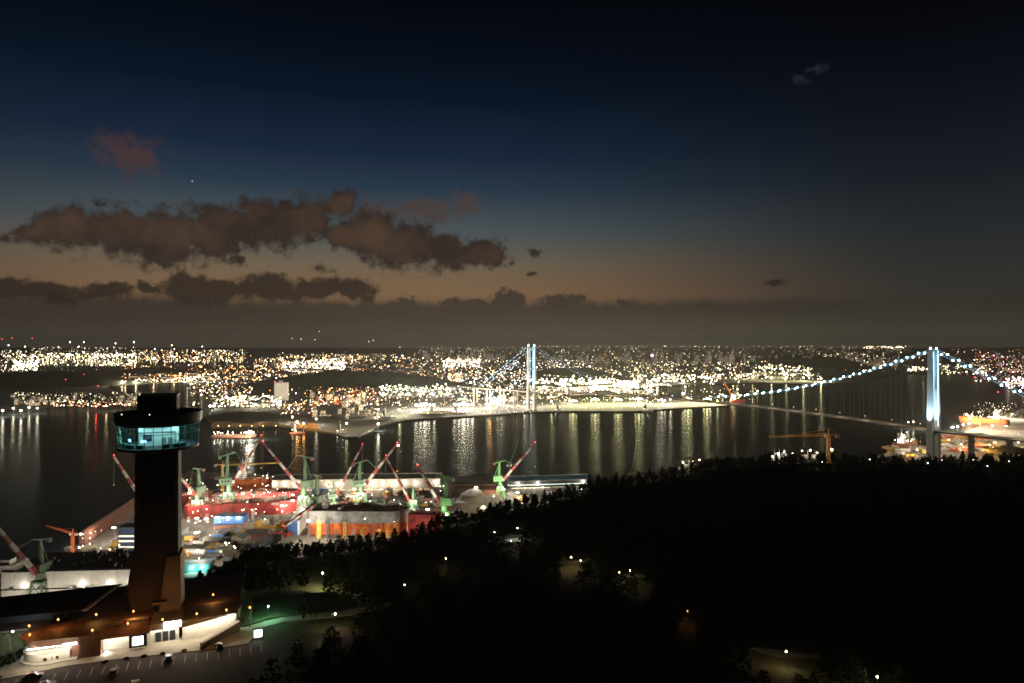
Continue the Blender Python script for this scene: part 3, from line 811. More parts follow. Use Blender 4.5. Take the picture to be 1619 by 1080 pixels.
    st = MB().add([(39.2,0.3,4.60),(52.4,4.5,4.60),(52.4,4.75,4.60),(39.2,0.6,4.60),(39.2,0.3,4.76),(52.4,4.5,4.76),(52.4,4.75,4.76),(39.2,0.6,4.76)], [(3,2,1,0),(4,5,6,7),(0,1,5,4),(1,2,6,5),(2,3,7,6),(3,0,4,7)])
    st.obj('soffit_strip', M_strip, c)
    # flat roof behind, pale roof slabs
    MB().box(0.8, 54, 11.2, 12.4, 0, 5.6).obj('rear_wall', M_conc, c)
    for u0, u1, v in ((19.4, 23.4, 3.6), (24.2, 29.6, 4.3)): MB().box(u0, u1, v, v+1.6, 6.2, 6.75).obj('roof_hatch', M_conc, c)
    tp = MB().box(13.6, 53.4, 0.6, 11.0, 6.1, 6.16).obj('roof_deck', M_roof, c)
    # approach wall
    w = MB().add([(43.5,-5.4,0),(53.2,3.0,0),(54.0,2.2,0),(44.3,-6.2,0),(43.5,-5.4,1.4),(53.2,3.0,3.0),(54.0,2.2,3.0),(44.3,-6.2,1.4)], [(3,2,1,0)[::-1],(4,5,6,7)[::-1],(0,1,5,4)[::-1],(1,2,6,5)[::-1],(2,3,7,6)[::-1],(3,0,4,7)[::-1]])
    tag(w.obj('ramp_wall', M_conc), 'sloping concrete ramp wall beside the long lit wedge of the visitor centre', 'wall').matrix_world = Matrix.Translation(BO) @ Matrix.Rotation(BA, 4, 'Z')
make_centre()

def local_sheet(name, pts, z, mt, label, kind='structure', thick=0.3):
    o = MB().prism([tuple(VC(u, v))[:2] for u, v in pts], BZ+z-thick, BZ+z).obj(name, mt)
    return tag(o, label, kind=kind)
M_pave = mat('forecourt_paving', (0.30, 0.28, 0.22), 0.85, var=0.3, scale=0.25, bump=0.2)
local_sheet('forecourt_pavement', [(-9, -4.0), (-6, -6.5), (12, -3.8), (26, -4.6), (44, -7.2), (56, -7.6), (60, 2), (56, 4.5), (-9, 4.5)], 0.12, M_pave, 'pale lit paving in front of the visitor centre')
local_sheet('car_park', [(-22, -4.2), (-6, -6.7), (12, -4.0), (26, -4.8), (44, -7.4), (72, -9), (84, -6), (84, -30), (-22, -34)], 0.03, M_asph, 'dark asphalt car park with white bay lines')
local_sheet('terrace_pavement', [(-8, 12.6), (54, 12.6), (56, 40), (-18, 40), (-20, 20)], 5.42, mat('terrace_tiles', (0.20, 0.15, 0.11), 0.85, var=0.3, scale=0.4, bump=0.2), 'dim paved terrace around the tower under orange lamps')
local_sheet('path', [(58, 1.5), (66, 4), (84, 2), (100, 4), (100, 7.5), (84, 6.0), (66, 8), (57, 5)], 0.16, M_pave, 'pale footpath leading right from the visitor centre')
local_sheet('lawn', [(54.6, 5), (62, 8.5), (82, 7), (90, 12), (84, 24), (66, 26), (56, 20)], 0.34, M_grass, 'green lit lawn beside the visitor centre', thick=1.0)
M_line = mat('road_paint', (0.62, 0.60, 0.52), 0.8)
ln = MB()
for i in range(24):
    u = -4+i*2.75; v0 = -7.6-0.06*max(0, u-20)
    q = [VC(u, v0), VC(u+0.14, v0), VC(u+0.14, v0-5), VC(u, v0-5)]
    ln.prism([tuple(p)[:2] for p in q][::-1], BZ+0.036, BZ+0.044)
ln = ln.obj('bay_lines', M_line); tag(ln, 'white parking bay lines on the car park asphalt', kind='structure')
kb = MB().prism([tuple(VC(u, v))[:2] for u, v in [(-6, -6.9), (12, -4.2), (26, -5.0), (44, -7.6), (56, -8.0), (56, -7.6), (44, -7.2), (26, -4.6), (12, -3.8), (-6, -6.5)]], BZ-0.2, BZ+0.16).obj('kerb', M_conc)
tag(kb, 'pale kerb between paving and car park', kind='structure')

# dark roofed pavilion behind the terrace
def make_pavilion():
    b = P(-40, 992, 135.0); e = P(122, 976, 135.0)
    a = atan2(e.y-b.y, e.x-b.x); L = (e-b).length
    p = thing('pavilion', 'long low pavilion with a black roof and a pale sloping gable', 'building', (b.x, b.y+1, 134.8), a)
    MB().box(0, L, 0, 7, 0, 2.0).obj('wall', M_dark, p)
    MB().add([(-1,-1.5,2.0),(L+1,-1.5,2.0),(L+7,9,5.2),(-1,9,4.4),(-1,-1.5,2.4),(L+1,-1.5,2.4),(L+7,9,5.6),(-1,9,4.8)], [(3,2,1,0),(4,5,6,7),(0,1,5,4),(1,2,6,5),(2,3,7,6),(3,0,4,7)]).obj('roof', M_dark, p)
    MB().add([(L+1.1,-1.5,2.3),(L+2.5,-1.8,2.5),(L+8.7,8.6,5.9),(L+7.1,9,5.5),(L+1.1,-1.5,2.0),(L+2.5,-1.8,2.1),(L+8.7,8.6,5.4),(L+7.1,9,5.1)], [(0,1,2,3),(7,6,5,4),(0,4,5,1),(1,5,6,2),(2,6,7,3),(3,7,4,0)]).obj('gable_panel', mat('pale_metal', (0.42, 0.44, 0.52), 0.5, var=0.15), p)
make_pavilion()

# bushes along the kerb and around the terrace
def bush(loc, r, label, group=None):
    r_ = random.Random(int(loc[0]*31+loc[1]*17)); m = MB()
    for q in range(int(110)):
        d = Vector((r_.gauss(0,1), r_.gauss(0,1), abs(r_.gauss(0,0.8)))).normalized()*r*(0.55+0.5*r_.random()); d.z *= 0.8
        a = Vector((r_.uniform(-1,1), r_.uniform(-1,1), r_.uniform(-1,1))).normalized()*r*0.22
        b = Vector((r_.uniform(-1,1), r_.uniform(-1,1), r_.uniform(-1,1))).normalized()*r*0.2
        m.add([d-a, d+b, d+a, d-b], [(0,1,2,3)])
    st = MB().tube((0,0,-0.2), (0,0,r*0.6), 0.08, 0.04, 5)
    t = thing('bush', label, 'bush', loc, 0, group)
    m.obj('foliage', M_leaf, t); st.obj('stem', M_bark, t)
    return t
for i, u in enumerate((20.5, 25.5, 29.6, 34.2, 39.5, 44.2)):
    bush(VC(u, -5.6-0.1*max(0, u-26)*0.5, 0.1), 0.75, 'small round clipped bush on the kerb of the car park', 'clipped bushes on the kerb')
bush(VC(-4.5, 4, 0.1), 1.6, 'loose green bush by the white street lamp', None)
bush(VC(-6.5, -2, 0.0), 1.5, 'yellow green bush lit beside the rounded white base wall', None)
for i, (u, v, r) in enumerate(((-3, 4, 1.5), (-4.5, 7, 1.6), (-2, 9.5, 1.3), (-5, 2, 1.2), (-4, 12, 1.6), (-1.2, 7, 1.0), (-5, -1, 1.2))):
    bush(VC(u, v, 0.0), r, 'yellow green bush in the lit clump left of the rounded wall', 'bushes left of the visitor centre')
bush(VC(-3.5, -5.5, 0.0), 1.2, 'low bush behind the dark red car', None)
bush(VC(7, 17, 5.3), 3.4, 'large black rounded bush on the terrace between the orange lamps', None)
bush(VC(33, 20, 5.3), 2.4, 'black bush on the terrace left of the tower foot', None)
bush(VC(72, 11, 0.1), 1.6, 'rounded bush on the green lit lawn', 'bushes on the lit lawn')
bush(VC(76, 8.8, 0.1), 1.3, 'rounded bush on the green lit lawn', 'bushes on the lit lawn')

# cars
def make_car(label, paint, loc, rz):
    c = thing('parked_car', label, 'car', loc, rz)
    def loft(mb, secs):
        n = len(secs[0])
        vs = [p for s_ in secs for p in s_]
        fs = [(i*n+j, i*n+(j+1) % n, (i+1)*n+(j+1) % n, (i+1)*n+j)[::-1] for i in range(len(secs)-1) for j in range(n)]
        fs += [tuple(range(n)), tuple(range(len(secs)*n-n, len(secs)*n))[::-1]]
        return mb.add(vs, fs)
    prof = [(-2.25,.38),(-2.28,.72),(-2.1,.92),(-1.2,.98),(1.0,.93),(1.95,.82),(2.25,.62),(2.25,.34)]
    m = MB(); loft(m, [[(x, y, z if abs(y) < .85 else max(.34, min(z, .86))) for x, z in prof] for y in (-.88,-.8,.8,.88)]); m.obj('body', paint, c)
    cab = [(-1.75,.9),(-1.25,1.40),(.25,1.42),(1.05,.9)]
    m = MB(); loft(m, [[(x, y*(1 if z < 1 else .8), z) for x, z in cab] for y in (-.8,.8)]); m.obj('cabin_glass', M_glassd, c)
    MB().prism([(-1.28,-.62),(.24,-.62),(.24,.62),(-1.28,.62)], 1.39, 1.46).obj('roof', paint, c)
    for x in (-1.4, 1.4):
        for y in (-.82, .82):
            w = MB().tube((x, y-.1, .33), (x, y+.1, .33), .33, None, 14).obj('wheel', M_rubber, c)
            MB().tube((x, y-.11, .33), (x, y+.11, .33), .19, None, 10).obj('rim', M_pole, w)
    for y in (-.62, .62):
        MB().box(2.2, 2.29, y-.2, y+.2, .56, .72).obj('headlight', M_white, c)
        MB().box(-2.31, -2.2, y-.2, y+.2, .66, .82).obj('tail_light', M_red, c)
    for y in (-.95, .95): MB().box(.62, .82, y-.12, y+.12, .88, 1.0).obj('wing_mirror', paint, c)
    return c
M_carw = mat('white_car_paint', (0.75, 0.75, 0.74), 0.25, var=0.05)
M_carr = mat('maroon_car_paint', (0.20, 0.06, 0.07), 0.25, var=0.1)
M_cars = mat('silver_car_paint', (0.40, 0.41, 0.42), 0.25, 0.5, var=0.05)
M_carb = mat('black_car_paint', (0.02, 0.02, 0.022), 0.2, var=0.1)
cz = BZ+0.05
def on_lot(px, py): return P(px, py, cz)
make_car('white car parked head out in the middle of the car park', M_carw, on_lot(180, 1066), BA+pi/2)
make_car('maroon car parked by the rounded white end of the centre', M_carr, on_lot(52, 1072), BA+0.1)
make_car('black and white car near the kerb below the white entrance sign', M_carb, on_lot(267, 1043), BA+pi/2)
make_car('silver car at the bottom edge of the car park', M_cars, on_lot(212, 1086), BA+pi/2)
make_car('dark car with a bright flank alone near the ramp wall', M_carb, on_lot(346, 1024), BA+pi/2+0.15)
make_car('white car half cut off below the maroon car', M_carw, on_lot(72, 1086), BA+0.15)

# lamps near the tower
def street_lamp(loc, label, tint, power, h=4.2, r=0.22, group=None, arm=0.0):
    t = thing('street_lamp', label, 'lamp', loc, 0, group)
    MB().tube((0,0,-0.3), (0,0,h), 0.07, 0.05, 7).tube((0,0,0), (0,0,0.4), 0.14, 0.12, 7).obj('pole', M_pole, t)
    MB().prism([(r*.9*cos(a*pi/4), r*.9*sin(a*pi/4)) for a in range(8)], h+r*1.15, h+r*1.4).obj('hood', M_dark, t)
    MB().ball((0,0,h+r*0.8), r).obj('globe', emi('globe_%s_%d' % (tint, round(power)), TINT[tint], min(power, 4.5) if tint == 'orange' else power), t)
    glow(t, (0, 0, h-r*.5), tint, 39.5*r*r*power, r*.4)
    return t
G = 'orange globe lamps on the terrace'
for px, py, lab in [(46,989,'orange lamp at the far left of the terrace, upper of two'), (47,1003,'orange lamp at the far left of the terrace, lower of two'), (92,979,'orange lamp between the big bush and the black pavilion'),
                    (152,971,'orange lamp beside the pale gable of the pavilion'), (146,996,'orange lamp at the roof edge above the timber cladding'), (202,985,'orange lamp close to the left of the tower foot'),
                    (211,966,'orange lamp hidden half behind the tower foot'), (257,979,'orange lamp right below the tower entrance'), (311,970,'orange lamp on the roof edge right of the tower'), (358,964,'orange lamp on the roof edge towards the lawn'),
                    (337,938,'upper orange lamp on the dark slope behind the tower'), (376,938,'second orange lamp on the dark slope behind the tower'), (395,960,'orange lamp at the end of the terrace beside the thin mast')]:
    b = P(px, py, 135.0+3.3)
    b = Vector((b.x, b.y, 134.9 if py > 941 or px < 300 else ground_z(b.x, b.y)))
    street_lamp(b, lab, 'orange', 190 if 195 < px < 320 else 110, 3.1, 0.31, G)
b = P(20, 999, 136.0); street_lamp(Vector((b.x, b.y, 129.5)), 'tall white street lamp at the left corner of the centre', 'cool', 420, 6.4, 0.26)
b = P(424, 961, 133.5); street_lamp(Vector((b.x, b.y, 129.5)), 'greenish white lamp over the lit lawn', 'green', 900, 4.2, 0.26)
b = hit(510, 932); street_lamp(b, 'yellowish lamp on a small clearing in the black wood', 'lime', 1500, 6.0, 0.32)
k_ = P(408, 1008, 130.0)
kk = thing('light_box', 'square white glowing information box beside the footpath', 'sign', (k_.x, k_.y, 129.4), BA)
MB().box(-1.3, 1.3, -.25, .25, 0.5, 3.2).obj('frame', M_dark, kk); MB().box(-1.05, 1.05, -.30, -.25, 0.8, 2.9).obj('face', emi('box_glow', (0.85, 1.0, 0.95), 5.0, True), kk)
for x in (-1, 1): MB().box(x-.08, x+.08, -.1, .1, 0, .5).obj('leg', M_dark, kk)
MP = P(397, 962, 135); mm = thing('flag_mast', 'thin pale mast beside the last orange lamp of the terrace', 'mast', (MP.x, MP.y, 130)); MB().tube((0,0,0), (0,0,8.4), 0.10, 0.05, 6).obj('pole', M_butt, mm); MB().ball((0,0,8.5), 0.12).obj('finial', M_butt, mm)
# lamps among the trees
for (px, py), tint, pw, lab in [((705,884),'warm',40,'warm lamp deep in the dark wood below the green crane'), ((818,836),'cool',60,'cool white lamp high on the wooded slope'), ((782,842),'cool',30,'small cool lamp left of the lit roof on the slope'), ((808,856),'warm',30,'low warm lamp over the lit path bend on the slope'),
                                ((903,882),'warm',60,'warm lamp over the bright path on the hill, left of two'), ((918,887),'warm',40,'warm lamp over the bright path on the hill, right of two'), ((979,906),'lime',40,'yellowish lamp among pines below the bright path'), ((996,903),'lime',40,'yellowish lamp standing close to a lit pine trunk'),
                                ((1087,967),'orange',40,'orange lamp alone in the lower dark wood'), ((1243,1032),'warm',60,'warm lamp by the lit road cut in the lower wood'), ((1387,1072),'lime',70,'yellowish lamp at the bottom edge of the wood'), ((530,972),'warm',50,'warm lamp over the pale curved path below the clearing'),
                                ((1300,731),'cool',30,'cool lamp on the crest, first from the orange tower crane'), ((1326,731),'warm',26,'warm lamp on the crest below the tower crane'), ((1375,727),'cool',36,'cool lamp on the crest left of the bridge tower'), ((1467,733),'cool',40,'cool lamp right under the near bridge tower'),
                                ((1489,728),'pink',36,'pinkish lamp just right of the near bridge tower'), ((1507,725),'cool',36,'white lamp between bridge tower and first pier'), ((1539,727),'cool',40,'white lamp under the first approach pier'), ((1561,737),'cool',34,'lower lamp right of the first approach pier'), ((1595,730),'cool',26,'faint lamp under the second approach pier'), ((1610,737),'cool',44,'white lamp at the end of the crest'),
                                ((640,926),'warm',18,'dim warm lamp in the middle of the black wood'), ((1300,742),'cool',1,None)]:
    if lab is None: continue
    q = hit(px, py, 5.0)
    if q is None: continue
    street_lamp(q, lab, tint, pw*4.5, 5.0, 0.24 if pw < 50 else 0.3, 'lamps in the wood')
def patch(px, py, rx, ry, label, mt):
    q = hit(px, py)
    if q is None: return
    n = 14; pts = []; cz_ = q
    vs = []
    for ring in (0, 1):
        for i in range(n):
            t = 2*pi*i/n; w = 1+0.2*sin(3*t+px)
            x, y = q.x+rx*w*cos(t)*(1 if ring else 0.01), q.y+ry*w*sin(t)*(1 if ring else 0.01)
            vs.append((x, y, ground_z(x, y)+0.25))
    o = MB().add(vs, [(i, (i+1) % n, n+(i+1) % n, n+i)[::-1] for i in range(n)]).obj('path', mt)
    tag(o, label, kind='structure')
for px, py, rx, ry, lab in [(530,970,11,3.2,'pale curved path lit warm in the wood'), (910,890,9,3,'bright paved path on the hill'), (1245,1036,12,3,'lit road cut in the lower wood'), (808,856,10,3,'lit path bend on the slope'), (990,912,8,2.5,'pale path among the pines')]:
    patch(px, py, rx, ry, lab, M_pave)
# ------------------------------------------------------------------ shipyard cranes
M_lampw = emi('crane_lamp_glow', TINT['white'], 420)
M_beac = emi('beacon_glow', TINT['red'], 14)
def crane(label, base_px, base_py, tip_px, tip_py, dy=0.0, top_py=None, paint=None, foot=0.42, lit=True, wide=1.0, zb=3.0, tip_lamp=False):
    """level luffing jib crane on a four legged portal; dy moves the jib tip away from the eye"""
    paint = paint or M_green
    b = P(base_px, base_py, zb); Y = b.y
    top = zat(top_py, Y)-zb if top_py else 62
    tip = D(tip_px, Y+dy, zat(tip_py, Y+dy))
    dx, dyy = tip.x-b.x, tip.y-b.y
    az = atan2(dyy, dx); r = hypot(dx, dyy); zt = tip.z-zb
    t = thing('jib_crane', label, 'crane', b, az, 'jib cranes of the shipyard')
    k = min(1.0, top/62)*wide
    zp = top*0.36
    # portal turned back to the rails
    c_, s_ = cos(-az), sin(-az)
    rot = lambda x, y, z: (x*c_-y*s_, x*s_+y*c_, z)
    for sx in (-1, 1):
        for sy in (-1, 1):
            lg = MB().bar(rot(sx*8*k, sy*6*k, 0), rot(sx*4.2*k, sy*3.6*k, zp), 1.5*k, 1.8*k).obj('leg', paint, t)
            MB().bar(rot(sx*8*k-2, sy*6*k, .5), rot(sx*8*k+2, sy*6*k, .5), 1.2).obj('bogie', M_dark, lg)
    pb = MB()
    for sy in (-1, 1):
        pb.bar(rot(-7*k, sy*5.1*k, zp*.35), rot(7*k, sy*5.1*k, zp*.35), 1.1*k).bar(rot(-5*k, sy*3.9*k, zp), rot(5*k, sy*3.9*k, zp), 2*k)
        pb.bar(rot(-6.9*k, sy*5.1*k, zp*.35), rot(4.4*k, sy*4*k, zp*.95), .6*k).bar(rot(6.9*k, sy*5.1*k, zp*.35), rot(-4.4*k, sy*4*k, zp*.95), .6*k)
    for sx in (-1, 1): pb.bar(rot(sx*6.6*k, -5*k, zp*.35), rot(sx*6.6*k, 5*k, zp*.35), 1.1*k).bar(rot(sx*4.4*k, -4*k, zp), rot(sx*4.4*k, 4*k, zp), 2*k)
    pb.obj('portal_frame', paint, t)
    MB().tube((0,0,zp-1), (0,0,top*0.52), 3.3*k, 2.9*k, 12).obj('slewing_column', paint, t)
    z0 = top*0.50
    mh = MB().box(-11*k, 3*k, -3.8*k, 3.8*k, z0, z0+7.5*k).obj('machinery_house', paint, t)
    MB().box(-11.4*k, 3.3*k, -4.1*k, 4.1*k, z0+7.5*k, z0+8*k).obj('house_roof', M_roof, mh)
    for q in range(3): MB().box((-9+q*3.6)*k, (-7+q*3.6)*k, -3.95*k, -3.8*k, z0+3*k, z0+5*k).obj('window', M_glassd, mh)
    MB().box(2.6*k, 6.0*k, -3.6*k, -0.9*k, z0+0.6*k, z0+4.2*k).obj('operator_cab', M_white, t)
    rl = MB()
    for y in (-4*k, 4*k): rl.bar((-11*k, y, z0+9*k), (3*k, y, z0+9*k), .16).bar((-11*k, y, z0-.2), (6*k, y, z0-.2), .4).bar((-11*k, y, z0-.2), (-11*k, y, z0+9*k), .16).bar((3*k, y, z0-.2), (3*k, y, z0+9*k), .16)
    rl.bar((-11*k, -4*k, z0-.2), (-11*k, 4*k, z0-.2), .4)
    rl.obj('catwalk', paint, t)
    m = MB().bar((-2.2*k, 0, z0+7*k), (-1.2*k, 0, top), 4.2*k, 2.2*k, 3.4*k, 1.8*k)
    m.bar((-9*k, 0, z0+8*k), (-1.6*k, 0, top-1), .9*k, .7*k); m.obj('mast', paint, t)
    MB().bar((-10*k, 0, top-2.6*k), (8*k, 0, top+1.8*k), 1.7*k, 1.0*k, 2.0*k, 1.0*k).obj('counter_lever', paint, t)
    MB().box(-12*k, -8.4*k, -2*k, 2*k, top-5.4*k, top-1.6*k).obj('counterweight', M_rust if rnd.random() < .4 else paint, t)
    zf = z0+2.5*k if foot is None else top*foot+4
    A = Vector((3.2*k, 0, zf)); B = Vector((r, 0, zt)); L = (B-A).length
    n = max(5, int(L/9)); ws = 4.0*k
    for i in range(n):
        p, q = A.lerp(B, i/n), A.lerp(B, (i+1)/n)
        MB().bar(p, q, ws*(1-.55*i/n), ws*(1-.55*(i+1)/n)).obj('jib_section', M_jibw if i % 2 else M_jibr, t)
    MB().bar((8*k, 0, top+1.6*k), A.lerp(B, .38)+Vector((0,0,1.4)), .45).obj('tie_rod', paint, t)
    MB().tube(B+Vector((0,-1.2,0)), B+Vector((0,1.2,0)), 1.3*k, None, 10).obj('jib_sheave', M_red, t)
    dz = max(8, (zt-6)*0.45)
    MB().bar(B+Vector((.4,0,0)), B+Vector((.4,0,-dz)), .22).bar(B+Vector((-.4,0,0)), B+Vector((-.4,0,-dz)), .22).obj('hoist_rope', M_dark, t)
    MB().ball(B+Vector((0,0,-dz-1)), 1.1).obj('hook_block', M_yel, t)
    if tip_lamp:
        MB().ball(B+Vector((1.2, -1.5, -1.6)), .9).obj('tip_lamp', M_lampw, t)
    if lit:
        for sy in (-1, 1):
            for x in (-3.2*k, 3.4*k):
                MB().ball(rot(x, sy*4.9*k, zp-1.6), .8).obj('floodlight', M_lampw, t)
        glow(t, rot(0, 0, zp-3.5), 'white', 4e4, .4); glow(t, rot(0, -12*k, zp+1), 'white', 2.5e4, .4)
        glow(t, A.lerp(B, .45)+Vector((0, 0, -9))+Vector(rot(0, -9, 0)), 'white', 5.5e3, .4)  # added fill light hanging free beside the jib to brighten it
    MB().ball(B+Vector((0,0,1.8)), .5).obj('beacon', M_beac, t)
    return t
crane('green crane with its striped jib raised steeply to the right over the orange hull', 362, 812, 413, 690, 18, 718)
crane('green crane with its striped jib leaning left over the river', 480, 818, 416, 700, -18, 722)
crane('dark green crane whose brown jib is lowered left over the white blue block', 500, 838, 448, 834, -85, 752, lit=True)
crane('green crane in mid yard, jib raised right to a bright tip light', 571, 806, 628, 702, 14, 730, tip_lamp=True)
crane('crane whose striped jib rises between two green towers over the long shed', 528, 812, 573, 704, 20, 762, lit=False)
crane('green crane at the wood edge with jib leaning back left', 652, 822, 610, 722, 12, 770, lit=False)
crane('bright green crane with a short jib leaning left at the wood edge', 702, 842, 660, 737, 12, 752, M_grn2)
crane('dark green crane by the water with jib over the blue shed', 791, 790, 846, 701, 8, 730, M_grn2)
crane('pale green crane close right of the observation tower', 312, 818, 282, 752, -30, 741)
crane('big green crane in front of the long white hull, jib up left', 62, 957, -28, 806, -46, 853, M_green, lit=False)
crane('crane behind the observation tower with jib pointing up left', 228, 826, 180, 722, 0, 752, M_oran, lit=False)
# tower cranes
def tower_crane(label, px, py, top_py, jib_px, jib_py, back_px, paint, zb=3.0, dy=0, Y=None, lamp=None, group='tower cranes'):
    b = P(px, py, zb) if Y is None else D(px, Y, zb)
    zt = zat(top_py, b.y)-zb
    tip = D(jib_px, b.y+dy, zat(jib_py, b.y+dy))
    t = thing('tower_crane', label, 'crane', b, atan2(tip.y-b.y, tip.x-b.x), group)
    r = hypot(tip.x-b.x, tip.y-b.y); w = max(0.9, zt*0.018)
    m = MB()
    for sx in (-1,1):
        for sy in (-1,1): m.bar((sx*w, sy*w, 0), (sx*w, sy*w, zt), w*.4)
    n = max(4, int(zt/(w*3)))
    for i in range(n):
        a, c = zt*i/n, zt*(i+1)/n
        for sx in (-1,1): m.bar((sx*w, -w, a), (sx*w, w, c), w*.25)
        for sy in (-1,1): m.bar((-w, sy*w, a), (w, sy*w, c), w*.25)
    m.obj('mast', paint, t)
    hz = tip.z-zb
    m = MB()
    for y in (-w*.8, w*.8): m.bar((0, y, zt-w), (r, y, hz), w*.35, w*.25)
    m.bar((0, 0, zt+w), (r, 0, hz+w*.5), w*.35, w*.25)
    for i in range(int(r/(w*3))):
        f = (i+.5)*w*3/r
        m.bar((r*f, -w*.8, zt-w+(hz-zt)*f), (r*f+w*1.4, 0, zt+w+(hz-zt)*f), w*.2).bar((r*f+w*1.4, 0, zt+w+(hz-zt)*f), (r*min(1,f+w*3/r), w*.8, zt-w+(hz-zt)*f), w*.2)
    m.obj('jib', paint, t)
    bl = abs(back_px-px)/F*b.y
    MB().bar((0,0,zt), (-bl,0,zt), w*1.1, w*.8).obj('counter_jib', paint, t)
    MB().box(-bl-w, -bl+w*2, -w, w, zt-w*2.5, zt).obj('counterweight', M_conc, t)
    MB().bar((0,0,zt), (0,0,zt+w*5), w*.8, w*.3).bar((0,0,zt+w*5), (r*.5,0,(zt+hz)/2+w), w*.15).bar((0,0,zt+w*5), (-bl,0,zt), w*.15).obj('apex', paint, t)
    MB().box(w, w*3, -w, w, zt-w*2, zt).obj('operator_cab', M_white, t)
    return t
tower_crane('orange tower crane at the dock edge with jib reaching left over black water', 115, 892, 843, 73, 831, 122, M_oran)
tower_crane('orange lit tower crane behind the crest of the hill, jib to the left', 1310, 790, 687, 1216, 691, 1325, M_yel, Y=900)
tower_crane('faint tower crane with a long brown jib behind the left jib crane', 352, 800, 735, 445, 732, 340, M_yel)
tower_crane('slim dark boom rising from behind the hill over the water', 998, 800, 748, 1012, 664, 994, M_green, Y=860)
tower_crane('slim dark boom over the bright water left of the far bridge tower', 806, 800, 735, 832, 664, 802, M_dark, Y=985)
# power pylon on the crest
q = hit(1162, 735, 3) or D(1162, 505, 114)
py_ = thing('power_pylon', 'small lattice pylon on the crest in front of the water', 'pylon', (q.x, q.y, ground_z(q.x, q.y)))
hp = zat(699, q.y)-ground_z(q.x, q.y); m = MB()
for sx in (-1,1):
    for sy in (-1,1): m.bar((sx*1.6, sy*1.6, 0), (sx*.25, sy*.25, hp), .16)
for i in range(7):
    a, c = hp*i/7, hp*(i+1)/7; wa, wc = 1.6-1.35*i/7, 1.6-1.35*(i+1)/7
    m.bar((-wa,-wa,a), (wc,-wc,c), .09).bar((wa,-wa,a), (-wc,-wc,c), .09)
m.obj('lattice', M_dark, py_)
for f in (.68, .82, .94): MB().bar((-2.2,0,hp*f), (2.2,0,hp*f), .16).obj('cross_arm', M_dark, py_)

